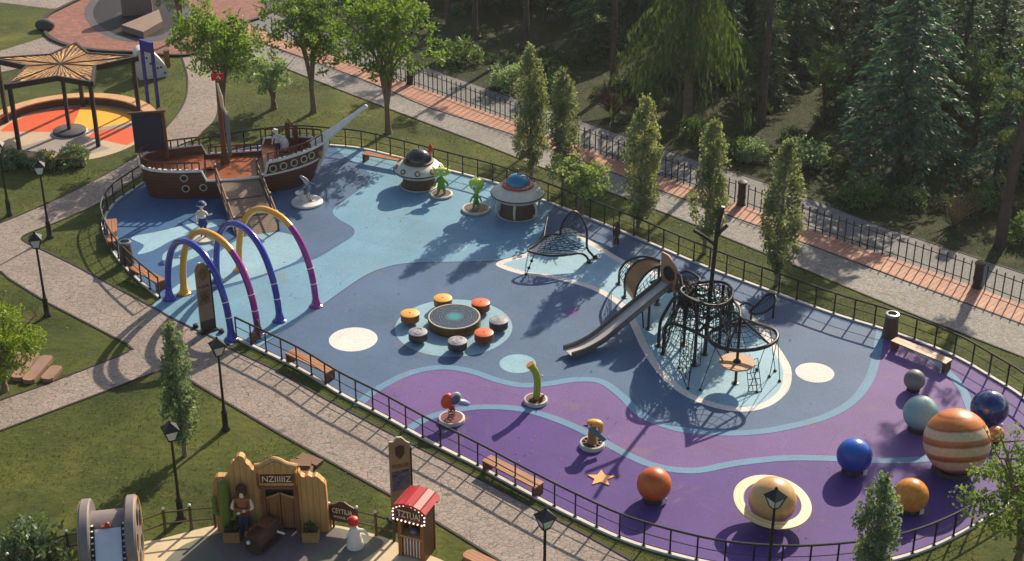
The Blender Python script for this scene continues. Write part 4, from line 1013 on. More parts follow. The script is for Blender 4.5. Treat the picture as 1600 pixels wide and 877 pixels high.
# arch tubes
f1 = g(1029, 542, 0); tubep('arch_tube', [f1, f1 + Vector((.02, 0, 1.1)), g(1040, 487, 1.75), g(1055, 465, 2.35), rc + Vector((-.8, -.5, .02)), rc + Vector((-.2, -1.0, .0))], .07); foot(f1)
ZL = 1.95; lc = g(1161, 526, ZL); la, lb_ = 1.36, 1.0
ringL = [lc + Vector((la * math.cos(a), lb_ * math.sin(a), .1 * math.sin(a + 1))) for a in np.linspace(0, 2 * PI, 33)[:-1]]
tubep('lower_ring', ringL, .075, sm=False, closed=True)
f2 = g(1036, 554, 0); tubep('arch_tube', [f2, f2 + Vector((.02, 0, .95)), g(1043, 508, 1.42), g(1056, 507, 1.62), g(1082, 517, 1.7), g(1113, 534, 1.9), ringL[20]], .07); foot(f2)
bp = g(1149, 600, 0); Y2 = bp.y + CO.y; apx = AtY(1150, 486, Y2) - CO; apx = Vector((bp.x, bp.y, min(apx.z, 3.0)))
tubep('post', [bp, apx], .06, sm=False); foot(bp); foot_ = None
for k in (2, 12, 21, 28): MB().tube([apx, ringL[k]], .045, 8).build('spoke', m_frame, cf)
dz = (AtY(1150, 566, Y2) - CO).z
MB().lathe([(.70, dz - .03), (.70, dz + .03), (0, dz + .03)], 32, (bp.x, bp.y, 0)).build('round_platform', m_ply, cf)
MB().lathe([(.16, dz + .032), (.16, dz + .06), (.07, dz + .14)], 12, (bp.x, bp.y, 0)).build('collar', m_frame, cf)
MB().tube([apx * .0 + g(1113, 534, 1.85), Vector((bp.x - .55, bp.y + .1, dz))], .035, 6).build('strut', plain('pale rope sleeve', (150, 110, 80), .7, .2, 8), cf)
for P_, r_ in (([g(1058, 430, 2.5), g(1074, 424, 2.75), g(1092, 434, 2.85), rc + Vector((-.2, .95, 0))], .05), ([g(1060, 462, 1.6), g(1072, 452, 2.2), g(1080, 452, 2.5), rc + Vector((-1.0, -.1, 0))], .05),
                ([rc + Vector((.95, -.3, 0)), g(1146, 470, 2.75), g(1155, 482, 2.9), apx], .055), ([g(1092, 519, 1.72), g(1110, 500, 2.1), g(1132, 489, 2.5), g(1150, 489, 2.75), apx], .055),
                ([g(1064, 478, 0), g(1064, 462, .7), g(1070, 446, 1.7), g(1084, 444, 2.4), rc + Vector((-.7, .7, 0))], .06), ([g(1150, 520, 0), g(1150, 506, .8), g(1146, 486, 1.8), rc + Vector((.9, .4, 0))], .06),
                ([rc + Vector((-.6, -.8, 0)), g(1090, 500, 1.9), g(1112, 512, 1.8), g(1140, 520, 1.9)], .045)):
    tubep('curved_bar', P_, r_)
# ropes and nets
mb = MB()
net(mb, rc + Vector((-1.0, -.2, 0)), rc + Vector((-.2, -1.0, 0)), g(1094, 572, .05), g(1040, 530, .05), 7, 9)
mb.build('rope_net', m_rope, cf)
mb = MB()
net(mb, g(1058, 432, 2.5), g(1060, 460, 1.55), rc + Vector((-.9, -.4, -.5)), rc + Vector((-.6, .8, 0)), 7, 8, sag=.3)
net(mb, g(1058, 432, 2.5), g(1056, 455, 1.8), rc + Vector((-.9, -.4, 0)), rc + Vector((-.2, .95, .1)), 6, 7, sag=-.35)
net(mb, g(1060, 462, 1.5), g(1075, 480, 1.2), rc + Vector((.5, -.8, -.7)), rc + Vector((.4, .8, -.6)), 6, 8, sag=.3)
net(mb, rc + Vector((-.8, -.6, .0)), rc + Vector((.8, -.6, 0)), rc + Vector((.8, .6, 0)), rc + Vector((-.8, .6, 0)), 7, 7, sag=.45)
mb.build('rope_net', m_rope, cf)
mb = MB(); rnn = random.Random(3)
for k in range(6):
    a_ = g(1060 + k * 1.5, 428 + 6 * k, 2.45 - .17 * k); b_ = rc + Vector((-.9 + .12 * k, .5 - .22 * k, -.05 - .1 * k)); mb.tube(smooth_path([a_, a_.lerp(b_, .5) + Vector((0, 0, .22 - .1 * k)), b_], 5), .03, 6)
for k in range(130):
    a_ = g(1060, 430 + rnn.random() * 32, rnn.uniform(1.5, 2.5)); b_ = rc + Vector((rnn.uniform(-.95, .3), rnn.uniform(-.8, .9), rnn.uniform(-.8, .05))); q1 = a_.lerp(b_, rnn.uniform(0, .5)); q2_ = q1.lerp(b_, rnn.uniform(.4, 1)) + Vector((rnn.uniform(-.3, .3), rnn.uniform(-.3, .3), rnn.uniform(-.25, .25))); mb.tube([q1, q2_], .02, 4)
mb.build('tangled_net', m_rope, cf)
mb = MB()
net(mb, rc + Vector((.3, -1.0, 0)), rc + Vector((1.0, .1, 0)), ringL[10], ringL[22], 6, 7, .018, .25)
net(mb, rc + Vector((-.95, .3, 0)), rc + Vector((.6, .85, 0)), rc + Vector((1.0, 1.6, -2.5)), rc + Vector((-1.3, 1.2, -2.5)), 8, 9, .018)
net(mb, rc + Vector((-1.0, .3, 0)), rc + Vector((-1.0, -.3, 0)), rc + Vector((-1.7, -.9, -2.4)), rc + Vector((-1.6, 1.0, -2.4)), 6, 9, .018)
net(mb, apx + Vector((0, 0, -.1)), rc + Vector((1, .2, 0)), rc + Vector((.2, -1, -.3)), ringL[18], 6, 6, .018, .2)
net(mb, g(1058, 432, 2.5), g(1062, 470, .1), g(1082, 500, .05), rc + Vector((-1, -.2, -.2)), 6, 8, .018)
net(mb, rc + Vector((-.9, -.5, -.9)), rc + Vector((.9, -.4, -.9)), rc + Vector((.9, .7, -.9)), rc + Vector((-.9, .7, -.9)), 6, 6, .018, .3)
mb.build('dome_net', m_rope, cf)
mb = MB()
for k in range(60):
    a_ = rnn.uniform(0, 6.28); b2 = a_ + rnn.uniform(-1.6, 1.6); z1_, z2_ = rnn.uniform(-1.5, .1), rnn.uniform(-1.5, .1)
    mb.tube([rc + Vector((1.0 * math.cos(a_), .95 * math.sin(a_), z1_)), rc + Vector((.9 * math.cos(b2), .9 * math.sin(b2), z2_))], .018, 4)
mb.build('tangled_net', m_rope, cf)
mb = MB()
for k in range(0, 32, 2): mb.tube([apx + Vector((0, 0, -.35)), ringL[k]], .013, 4, cap=False)
for f_ in (.3, .5, .7, .85): mb.tube([(apx + Vector((0, 0, -.35))).lerp(q, f_) for q in ringL[::2]], .013, 4, True)
mb.build('rope_web', m_rope, cf)
mb = MB()
net(mb, g(1166, 566, .95), g(1184, 560, .95), g(1190, 612, .03), g(1170, 612, .03), 3, 5)
mb.build('rope_ladder', m_rope, cf); mb = MB()
net(mb, g(1064, 520, 1.4), g(1084, 522, 1.5), g(1075, 609, .03), g(1061, 576, .03), 3, 7)
mb.build('rope_ladder', m_rope, cf)
for (ax_, ay_), q in (((1094, 611), ringL[19]), ((1202, 590), ringL[31]), ((1211, 581), ringL[3]), ((1218, 597), ringL[0]), ((1183, 579), ringL[27]), ((1075, 609), rc + Vector((-.3, -1, 0))), ((1061, 576), rc + Vector((-.9, -.4, 0))), ((1183, 614), (bp.x + .6, bp.y, dz)), ((1132, 560), rc + Vector((.9, -.5, 0)))):
    e_ = g(ax_, ay_, 0); rp_ = MB().tube([q, (e_.x, e_.y, .04)], .017, 5).build('rope', m_rope, cf)
    MB().lathe([(.07, 0), (.07, .05), (.03, .08)], 8, (e_.x, e_.y, 0)).build('rope_anchor', m_frame, rp_)
# wood panel with hole
pl0, pl1 = g(1032, 446, 1.45), g(1057, 459, 1.45); xa = (pl1 - pl0); PWd = xa.length; xa.normalize()
na = Vector((xa.y, -xa.x, 0)); Mp = Matrix((xa, Vector((0, 0, 1)), na)).transposed()
poly = [(0, .05), (PWd * .35, 0), (PWd, .0), (PWd, 1.05), (PWd * .8, 1.32), (PWd * .42, 1.6), (.0, 1.62)]
MB().prism(poly, -.03, .03, Mp, pl0).build('panel', m_ply, cf)
hc = pl0 + xa * PWd * .52 + Vector((0, 0, .78))
MB().lathe([(.30, .034), (.30, .04), (0, .04)], 24, hc, Mp).build('opening', m_dark, cf)
MB().tube([hc + Mp @ Vector((.31 * math.cos(a), .31 * math.sin(a), .04)) for a in np.linspace(0, 2 * PI, 21)[:-1]], .035, 6, True).build('opening_rim', m_frame, cf)
pp = pl0 + xa * PWd * .5
MB().box(pp + Vector((0, .45, .02)), (1.2, 1.0, .08), math.atan2(xa.y, xa.x)).build('landing', m_frame, cf)
for q in (pl0 + Vector((.0, .9, 0)), pl1 + Vector((0, .6, 0)), g(1013, 515, 0) * 1.0):
    tubep('post', [(q.x, q.y, 0), (q.x, q.y, 1.9 if q.z > .1 else 1.35)], .06, sm=False); foot(q)
# tunnel shell
E1 = smooth_path([g(976, 449, .62), g(976, 440, .95), g(979, 428, 1.33), g(988, 415, 1.74), g(1001, 407, 2.0), g(1015, 405, 2.08), g(1030, 409, 2.0)], 5)
E2 = smooth_path([g(991, 470, .55), g(993, 458, .9), g(998, 444, 1.28), g(1007, 431, 1.62), g(1016, 423, 1.82), g(1024, 418, 1.92), g(1034, 416, 1.95)], 5)
mb = MB(); k_ = len(E1); vs = []
for d_ in (0, .05): vs += [q + Vector((0, 0, -d_)) for q in E1] + [q + Vector((0, 0, -d_)) for q in E2]
fs = []
for i in range(k_ - 1): fs += [(i, i + 1, k_ + i + 1, k_ + i), (2 * k_ + i, 3 * k_ + i, 3 * k_ + i + 1, 2 * k_ + i + 1), (i, 2 * k_ + i, 2 * k_ + i + 1, i + 1), (k_ + i, k_ + i + 1, 3 * k_ + i + 1, 3 * k_ + i)]
tn = mb.add(vs, fs).build('tunnel', m_tunnel, cf)
MB().tube(E1, .05, 8).build('tunnel_edge', m_frame, tn); MB().tube(E2, .05, 8).build('tunnel_edge', m_frame, tn)
fa, fb = g(967, 445, 0), g(976, 466, 0)
tubep('arch_tube', [fa, fa + Vector((0, 0, .55)), g(970, 420, 1.15), g(982, 407, 1.65), g(1006, 401, 2.12), g(1032, 408, 2.05)], .055); foot(fa)
tubep('arch_tube', [fb, fb + Vector((0, 0, .4)), E1[0]], .055); foot(fb)
mb = MB(); net(mb, E2[6], E2[-4], g(1030, 470, .5), g(1002, 480, .4), 6, 6); net(mb, fa + Vector((0, 0, .5)), g(985, 405, 1.7), E1[20], E1[3], 4, 5); mb.build('rope_net', m_rope, cf)
# slide
m_slsteel = plain('polished slide bed', (190, 184, 176), .35, .08, 6); m_slside = plain('dark grey slide side', (104, 98, 92), .4, .12, 5, metal=.2)
cl_ = smooth_path([g(1043, 441, 1.72), g(1036, 447, 1.66), g(1010, 468, 1.33), g(983, 490, 1.0), g(955, 513, .66), g(932, 531, .42), g(908, 544, .28), g(887, 551, .26)], 4)
def sweep(prof, name, mat, par):
    mb = MB(); vs = []; fs = []; m_ = len(prof)
    for i, q in enumerate(cl_):
        t_ = (cl_[min(i + 1, len(cl_) - 1)] - cl_[max(i - 1, 0)]); h_ = Vector((t_.x, t_.y, 0)).normalized(); sd_ = Vector((h_.y, -h_.x, 0)); up = t_.normalized().cross(sd_); up = up if up.z > 0 else -up
        vs += [q + sd_ * a + up * b for a, b in prof]
    for i in range(len(cl_) - 1):
        for k in range(m_): l = (k + 1) % m_; fs.append((i * m_ + k, i * m_ + l, (i + 1) * m_ + l, (i + 1) * m_ + k))
    fs += [tuple(range(m_)), tuple((len(cl_) - 1) * m_ + k for k in range(m_ - 1, -1, -1))]
    return mb.add(vs, fs).build(name, mat, par, 30)
sl0 = sweep([(-.29, 0), (.29, 0), (.29, -.04), (-.29, -.04)], 'slide', m_slsteel, cf)
for s_ in (-1, 1): sweep([(s_ * .29, -.05), (s_ * .29, .16), (s_ * .33, .19), (s_ * .37, .16), (s_ * .35, -.08)], 'slide_side', m_slside, sl0)
for px, py in ((936, 556), (1000, 515)):
    q = g(px, py - 0, 0); c_ = min(cl_, key=lambda v: (v.xy - q.xy).length); tubep('slide_leg', [(c_.x + .1, c_.y, 0), (c_.x, c_.y, c_.z - .05)], .035, sm=False)
# small net loop by the back railing
hl = thing('net_hammock_loop', 'small tilted black tube loop with rope net by the back railing', 'net loop', base(1172, 478)); HO = hl.location.copy()
lp = smooth_path([G(x, y, z) - HO for x, y, z in ((1171, 488, .45), (1185, 474, .75), (1197, 462, 1.0), (1208, 460, 1.1), (1212, 468, 1.05), (1204, 482, .8), (1188, 490, .55))], 5, True)
MB().tube(lp, .05, 8, True).build('loop_tube', m_frame, hl)
mb = MB(); nlp = len(lp)
for i in range(1, nlp // 2): mb.tube([lp[i], lp[-i]], .013, 4)
mb.tube([lp[nlp // 2 - 1].lerp(lp[0], f) for f in (0, .5, 1)], .013, 4); mb.build('rope_net', m_rope, hl)
for i in (2, nlp // 2): MB().tube([lp[i], (lp[i].x, lp[i].y, 0)], .045, 8).build('leg', m_frame, hl)
MB().tube(smooth_path([lp[3], lp[3] + Vector((-.3, .2, .1)), lp[3] + Vector((-.55, .3, -.1))], 4), .04, 8).build('handle', m_frame, hl)
# small net climber
sc = thing('net_climber', 'small net climber with curved black tubes at the tip of the pale blue island', 'net climber', base(920, 410)); CO2 = sc.location.copy()
def g2(px, py, z): return G(px, py, z) - CO2
def tub(name, P_, r=.055): return MB().tube(smooth_path([g2(*p) for p in P_], 6), r, 9).build(name, m_frame, sc)
tub('arch_tube', [(931, 404, 0), (924, 397, .25), (917, 386, .8), (917, 360, 1.4), (909, 340, 1.85), (899, 331, 2.1), (890, 334, 2.05), (881, 346, 1.75), (876, 357, 1.5), (876, 367, 1.2)])
tub('side_tube', [(876, 367, 1.2), (862, 366, 1.2), (850, 371, 1.1), (838, 382, .95), (825, 391, .9), (836, 396, .9), (862, 400, .85), (890, 398, .8), (906, 396, .75), (916, 401, .5), (921, 411, 0)])
tub('side_tube', [(850, 371, 1.1), (853, 352, 1.2), (856, 338, 1.2)], .02)
for px, py in ((931, 404), (921, 411)): q = g2(px, py, 0); MB().lathe([(.15, 0), (.15, .03), (.07, .05), (.06, .14)], 12, (q.x, q.y, 0)).build('foot_plate', m_frame, sc)
mb = MB(); net(mb, g2(851, 372, 1.08), g2(876, 366, 1.25), g2(917, 388, .75), g2(838, 396, .9), 7, 7); net(mb, g2(877, 357, 1.5), g2(897, 333, 2.05), g2(917, 370, 1.2), g2(876, 367, 1.2), 5, 5); net(mb, g2(838, 396, .9), g2(905, 397, .75), g2(917, 388, .8), g2(876, 366, 1.25), 6, 4); mb.build('rope_net', m_rope, sc)
mb = MB(); a_, b_ = g2(835, 397, .88), g2(822, 430, 0); mb.tube([a_, b_], .022, 6)
for f in (.33, .66, .97): mb.ball(a_.lerp(b_, f), .075, 10, 8)
mb.build('knotted_rope', m_rope, sc)

# ================================================================ little wooden guardians, totem signs
m_carve = wood('dark carved timber', (82, 48, 36), 'Z', 0, .6, .35)
def carved(p, h, rz, lb):
    t = thing('carved_guardian', lb, 'carved figure', p, rz)
    vs, fs = skin([(0, 0, .5 * h), (0, 0, .68 * h), (0, 0, .80 * h), (0, 0, .92 * h), (-.05 * h, 0, .25 * h), (-.055 * h, 0, .03 * h), (.05 * h, 0, .25 * h), (.055 * h, 0, .03 * h), (-.12 * h, -.02, .62 * h), (-.11 * h, -.06, .45 * h), (.12 * h, -.02, .62 * h), (.1 * h, -.07, .5 * h)],
                  [(0, 1), (1, 2), (2, 3), (0, 4), (4, 5), (0, 6), (6, 7), (1, 8), (8, 9), (1, 10), (10, 11)], [.1 * h, .1 * h, .05 * h, .07 * h, .05 * h, .05 * h, .05 * h, .05 * h, .04 * h, .03 * h, .04 * h, .03 * h], 0, 2)
    MB().add(vs, fs).build('body', m_carve, t, 180)
    MB().lathe([(.09 * h, .95 * h), (.05 * h, 1.02 * h), (0, 1.06 * h)], 10).build('cap', m_carve, t); return t
t = carved(base(963, 384), 1.2, 0, 'slim dark red brown carved figure with a raised staff by the back railing'); MB().tube([(-.16, -.05, .1), (-.17, -.05, 1.45)], .022, 6).build('staff', m_carve, t)
t = carved(base(405, 532), .95, .5, 'dark brown carved figure by the railing end under the second arch'); MB().box((-.22, .05, .28), (.3, .3, .06)).box((-.22, .05, .14), (.2, .2, .28)).build('side_seat', m_benchend, t)
m_tot = wood('sand totem board', (150, 124, 92), 'Z', 0, .6, .2); m_totd = plain('dark brown print', (58, 40, 28), .6, .2, 8)
def totem(p, rz, lb, Wd, H_, pic, words):
    t = thing('totem_sign', lb, 'sign', p, rz, None)
    poly = [(-Wd / 2, 0), (Wd / 2, 0), (Wd / 2, H_ * .90), (Wd * .32, H_ * .93), (Wd * .1, H_ * .99), (-Wd * .12, H_), (-Wd * .26, H_ * .955), (-Wd / 2, H_ * .965)]
    if pic == 'ink': poly = [(-Wd / 2, 0), (Wd / 2, 0), (Wd / 2, H_ * .86), (Wd * .42, H_ * .92), (Wd * .15, H_ * .985), (-Wd * .2, H_), (-Wd * .42, H_ * .97), (-Wd / 2, H_ * .93)]
    MB().prism(poly, -.05, .05, UPY).build('board', m_tot, t, 0)
    MB().tube([UPY @ Vector((x, z, 0)) for x, z in poly[2:]], .03, 6).build('edge_trim', m_trim, t)
    MB().box((Wd / 2 + .03, 0, H_ * .43), (.06, .13, H_ * .86)).build('side_post', m_black, t)
    MB().prism([(-.16, .2), (0, .0), (.16, .2), (.16, .5), (0, .56), (-.16, .5)], .052, .075, UPY, (0, 0, H_ * .74)).build('shield_emblem', m_totd if pic != 'ink' else plain('ochre shield', (120, 92, 36), .5, .2, 6), t)
    text(words, Wd * .8, .15, .006, m_totd, t, 'lettering', Matrix.Translation((0, -.055, H_ * .66)) @ WALLM)
    if pic == 'picture':
        s = NT('printed landscape panel'); s.base(s.ramp(s.noise(2.2, 4, .6, s.scaled(1, 1, 3)), [(.35, lin((40, 36, 44))), (.5, lin((70, 84, 120))), (.65, lin((110, 104, 110)))])); s.rough(.4)
        MB().box((0, -.055, H_ * .48), (Wd * .84, .014, H_ * .24)).build('printed_panel', s.m, t, 0)
    else:
        MB().box((0, -.055, H_ * .5), (Wd * .8, .014, H_ * .2)).build('printed_panel', plain('tan printed panel', (124, 98, 70), .5, .25, 7), t, 0)
        text('NH', Wd * .5, H_ * .12, .006, m_totd, t, 'lettering', Matrix.Translation((0, -.066, H_ * .5)) @ WALLM)
        MB().box((0, -.055, .28), (Wd * .98, .02, .5)).build('foot_band', m_totd, t, 0)
    MB().box((0, 0, .03), (Wd * 1.3, .4, .06)).build('foot', m_black, t, 0); return t
totem(base(325, 517), R(38), 'narrow tan totem sign with a shield standing by the first blue arch', .62, 3.25, 'ink', 'NIA')
q = G(628, 809); totem((q.x, q.y, 0), R(22), 'tan totem sign with a printed landscape standing behind the red roofed booth', .72, 3.35, 'picture', 'PEEELEB')
for px, py in ((306, 511), (346, 519)):
    o = MB().lathe([(.13, 0), (.13, .10), (.09, .14), (0, .14)], 14).build('ground_spotlight', m_black); o.location = base(px, py); tag(o, 'small black round ground light left of the tall totem sign' if px < 320 else 'small black round ground light right of the tall totem sign', 'ground light', 'ground lights at the totem')

# ================================================================ western corner
m_sand = wood('sandy saloon boards', (204, 158, 96), 'X', 0, .65, .18); 
s = NT('saloon vertical boards'); sp = s.n('ShaderNodeSeparateXYZ'); s.l(s.tc.outputs['Object'], sp.inputs[0]); c = lin((196, 148, 86))
g_ = s.noise(2, 5, .65, s.scaled(12, 12, 1.2), .5); o = s.ramp(g_, [(.25, mul(c, .72)), (.75, mul(c, 1.25))])
o = s.mix(s.math('LESS_THAN', s.math('FRACT', s.math('DIVIDE', sp.outputs[0], .2)), .07), o, mul(c, .35)); s.base(o); s.rough(.65); s.bump(g_, .3, .02); m_boards = s.m
m_frameb = wood('red brown door frame', (128, 74, 42), 'Z', 0, .6, .25); m_doorw = wood('saloon door wood', (150, 100, 56), 'Z', .1, .6, .2)
m_signred = plain('dark red sign field', (96, 34, 26), .6, .15, 6); m_letter = plain('cream lettering', (232, 214, 176), .5, .06, 8)
q = G(430, 829); sal = thing('saloon_front', 'sandy wooden saloon front with swing doors and a cream lettered sign', 'play facade', (q.x, q.y, .016))
def fx(px, py): return ((px - 430) / 45.2, (829 - py) / 35.9)
out = [(342, 829), (341, 762), (346, 752), (353, 744), (360, 742), (366, 747), (370, 731), (376, 727), (381, 729), (380, 722), (386, 717), (393, 720), (396, 727), (401, 731), (406, 739), (410, 738), (514, 745)]
left = [fx(*p) for p in [(342, 829), (341, 764), (344, 752), (350, 747), (361, 747), (366, 744), (369, 732), (375, 727), (378, 728), (379, 721), (386, 717), (393, 720), (395, 727), (400, 731), (403, 737), (409, 739), (418, 740), (418, 829)]]
MB().prism(smooth_path([Vector((*p, 0)) for p in left], 2)[:] and [(p.x, p.y) for p in smooth_path([Vector((*p, 0)) for p in left], 2)], -.16, .10, UPY).build('board_wall', m_boards, sal, 0)
right = [fx(*p) for p in [(470, 829), (470, 742), (477, 746), (482, 748), (488, 745), (494, 748), (499, 746), (505, 750), (508, 753), (513, 758), (514, 770), (515, 829)]]
MB().prism([(p.x, p.y) for p in smooth_path([Vector((*p, 0)) for p in right], 2)], -.16, .10, UPY).build('board_wall', m_boards, sal, 0)
gab = [fx(*p) for p in [(409, 762), (409, 734), (418, 733), (428, 728), (437, 724), (446, 726), (456, 731), (470, 735), (471, 762)]]
MB().prism([(p.x, p.y) for p in smooth_path([Vector((*p, 0)) for p in gab], 3)], -.12, .20, UPY).build('gable', m_boards, sal, 0)
cap = [Vector(UPY @ Vector((*fx(x, y), .05))) for x, y in [(407, 733), (418, 732), (428, 727), (437, 723), (446, 725), (456, 730), (472, 734)]]
MB().tube(smooth_path(cap, 4), .10, 8).build('gable_cap', m_sand, sal)
x0, z0 = fx(416, 753); x1, z1 = fx(466, 741)
MB().box(((x0 + x1) / 2, -.212, (z0 + z1) / 2), (x1 - x0, .03, z1 - z0)).build('sign_board', m_signred, sal, 0)
text('NZIIIIIZ', (x1 - x0) * .88, (z1 - z0) * .68, .012, m_letter, sal, 'lettering', Matrix.Translation(((x0 + x1) / 2, -.235, (z0 + z1) / 2)) @ WALLM)
for a_, b_ in (((412, 760), (468, 760)), ((412, 757), (412, 740)), ((468, 757), (468, 740))):
    p, r2 = fx(*a_), fx(*b_); MB().bar((p[0], -.22, p[1]), (r2[0], -.22, r2[1]), .07, .09).build('sign_frame', m_frameb, sal, 0)
for px in (418, 468):
    p = fx(px, 829); MB().box((p[0], -.15, 1.0), (.14, .16, 2.0)).build('door_post', m_frameb, sal, 0)
MB().box((fx(443, 0)[0], .06, .95), (1.0, .05, 1.9)).build('door_recess', m_dark, sal, 0)
for s_ in (-1, 1):
    cx = fx(443, 0)[0] + s_ * .26
    pts = [(-.24, .18), (.24, .18), (.24, 1.42 if s_ > 0 else 1.62), (.0, 1.5), (-.24, 1.62 if s_ > 0 else 1.42)]
    dr = MB().prism(pts, .02, .07, UPY, (cx, -.03, 0)).build('swing_door', m_doorw, sal, 0)
    MB().tube([Vector((cx + x, -.10, z)) for x, z in (pts[4], pts[3], pts[2])], .03, 6).build('door_cap', m_sand, dr)
    for x in (-.14, .14): MB().box((cx + x, -.105, .75), (.03, .02, .95)).build('door_batten', m_frameb, dr, 0)
# cowboy statue on the facade
m_hairb = plain('brown hair', (72, 36, 22), .7, .25, 9)
p = fx(387, 824); cw = figure('cowboy_statue', 'cowboy statue with long brown hair, folded arms and blue jeans against the saloon boards', 'statue', (q.x + p[0], q.y - .42, .016), 0, 2.02,
       {'R': ((.18, -.05, .64), (-.02, -.15, .62)), 'L': ((-.18, -.05, .64), (.02, -.12, .64)), 'stance': .05}, ((36, 52, 84), (150, 88, 46), (238, 208, 182), True))
MB().lathe([(.17, 1.99), (.20, 2.02), (.14, 2.04), (.12, 2.12), (.06, 2.14), (0, 2.13)], 18, (0, .05, 0)).build('hat', m_hairb, cw)
MB().ball((0, .07, 1.86), .17, 14, 10, (1.1, .85, 1.25)).build('hair', m_hairb, cw)
MB().lathe([(.2, 1.0), (.21, 1.06), (.2, 1.1)], 16).build('belt', m_signred, cw)
# cactus and planters
m_cact = plain('cactus green', (96, 116, 40), .6, .2, 5, bump=.4, bscale=30); m_plw = wood('planter slats', (178, 132, 80), 'X', 0, .7, .25)
p = fx(359, 826); ct = thing('cactus', 'tall green play cactus with two arms at the left end of the saloon front', 'cactus', (q.x + p[0], q.y - .34, .016))
MB().lathe([(.16, 0), (.19, .5), (.20, 1.4), (.19, 2.0), (.15, 2.2), (.07, 2.3), (0, 2.32)], 14).build('stem', m_cact, ct)
for s_, z in ((-1, .95), (1, .75)): MB().tube(smooth_path([(s_ * .15, 0, z), (s_ * .29, 0, z + .02), (s_ * .34, 0, z + .25), (s_ * .33, 0, z + .7)], 4), [.09] * 12 + [.05], 10).build('arm', m_cact, ct)
m_lf0 = leafmat('planter leaves', (46, 70, 30), (90, 110, 50))
for px, lb in ((368, 'slatted wooden planter box at the foot of the green cactus'), (489, 'slatted wooden planter box right of the swing doors')):
    p = fx(px, 832); t = thing('planter_box', lb, 'planter', (q.x + p[0], q.y - .55, .016), 0, 'planter boxes at the saloon')
    MB().box((0, 0, .2), (.56, .36, .40)).build('box', m_plw, t, 0)
    mb = MB()
    for k in range(6): mb.box((-.24 + k * .096, -.19, .2), (.075, .02, .38))
    mb.build('slats', m_plw, t, 0)
    MB().box((0, 0, .405), (.5, .3, .02)).build('soil', m_totd, t, 0)
    P_ = blob([(-.12, 0, .55), (.14, 0, .52), (0, 0, .62)], [.16, .16, .18], 1600); leaves_obj('leaves', P_, RNG.normal(size=P_.shape) + [0, 0, .8], .13, .05, m_lf0, t)
# brown rocking mine log
m_log2 = wood('dark rocker timber', (78, 48, 32), 'X', 0, .6, .35)
t = thing('log_rocker', 'dark brown log rocker with white nose lamp in front of the saloon', 'rocker', G(416, 848, .02), R(62))
MB().tube([(-.75, 0, .38), (.55, 0, .42)], [.36, .33], 14).build('log', m_log2, t)
MB().tube([(-.78, 0, .38), (-.70, 0, .38)], [.30, .38], 16).build('nose', m_totd, t)
MB().ball((-.80, .1, .5), .075, 12, 8).build('nose_lamp', m_white, t)
for k in range(5): MB().box((-.55 + k * .24, .36, .5), (.10, .1, .34)).build('slat', m_doorw, t, 0)
for s_ in (-1, 1): MB().tube(smooth_path([(-.7, s_ * .28, .14), (-.3, s_ * .28, .04), (.2, s_ * .28, .04), (.6, s_ * .28, .14)], 4), .05, 8).build('rocker_runner', m_totd, t)
MB().bar((.1, -.45, .55), (.38, -.5, .3), .07, .07).build('handle', m_trim, t)
MB().box((.1, 0, .78), (.5, .4, .1)).build('saddle', m_frameb, t)
# little white bell figure with red cap
t = thing('bell_figure', 'small white bell shaped figure with red cap in front of the brown board sign', 'statue', G(555, 853, .016))
MB().lathe([(.30, 0), (.29, .1), (.22, .45), (.15, .72), (.12, .8)], 20).build('gown', m_white, t)
MB().ball((0, 0, .9), .13, 14, 10).build('head', plain('pale face', (226, 196, 170), .5, .05, 8), t)
MB().lathe([(.17, .92), (.18, 1.0), (.16, 1.14), (.08, 1.2), (0, 1.2)], 16, (-.02, 0, 0)).build('cap', plain('bright red cap', (200, 36, 26), .45, .1, 6), t)
MB().tube(smooth_path([(.13, 0, .66), (.34, -.02, .62), (.46, -.05, .46)], 3), [.07, .07, .07, .06, .05, .04, .04], 8).build('wing', m_white, t)
MB().tube([(-.14, -.02, .66), (-.24, -.1, .45)], [.05, .035], 8).build('arm', m_white, t)
# ticket booth
A_, B_ = G(620, 867, .016), G(667, 880, .016); bd = (B_ - A_); bw = .98; rzb = math.atan2(bd.y, bd.x)
pc = (A_ + B_) / 2 + Vector((math.cos(rzb + PI / 2), math.sin(rzb + PI / 2), 0)) * .42
bt = thing('ticket_booth', 'brown ticket booth with curved red roof and a sign edged with white bulbs', 'booth', pc, rzb)
m_booth = wood('amber brown booth boards', (150, 88, 42), 'Z', .16, .55, .22); m_roofr = plain('red painted roof', (184, 34, 38), .45, .12, 4, coat=.2)
D_ = .42; Wb = bw / 2
MB().box((-Wb + .07, -D_ + .07, .95), (.14, .14, 1.9)).box((Wb - .07, -D_ + .07, .95), (.14, .14, 1.9)).box((Wb - .03, .0, .95), (.06, D_ * 2 - .3, 1.9)).box((-Wb + .03, 0, .95), (.06, D_ * 2 - .3, 1.9)).box((0, D_ - .03, .95), (bw, .06, 1.9)).build('wall', m_booth, bt, 0)
MB().box((0, -D_ + .1, .42), (bw - .28, .06, .8)).build('counter_front', m_booth, bt, 0)
for k in range(6): MB().box((-.28 + k * .112, -D_ + .055, .42), (.035, .03, .7)).build('white_slat', m_white, bt, 0)
MB().box((0, -.22, .86), (bw - .15, .42, .05)).build('counter', m_sand, bt, 0)
MB().ball((.0, -.2, .98), .15, 14, 10, (1, .8, .7)).build('bowl', plain('mauve bowl', (124, 104, 128), .4, .1, 6), bt)
sg = [(-.6, 1.55), (.6, 1.55), (.62, 1.98), (.35, 2.18), (0, 2.28), (-.35, 2.18), (-.62, 1.98)]
MB().prism(sg, .02, .10, UPY, (0, -D_, 0)).build('sign_board', m_signred, bt, 0)
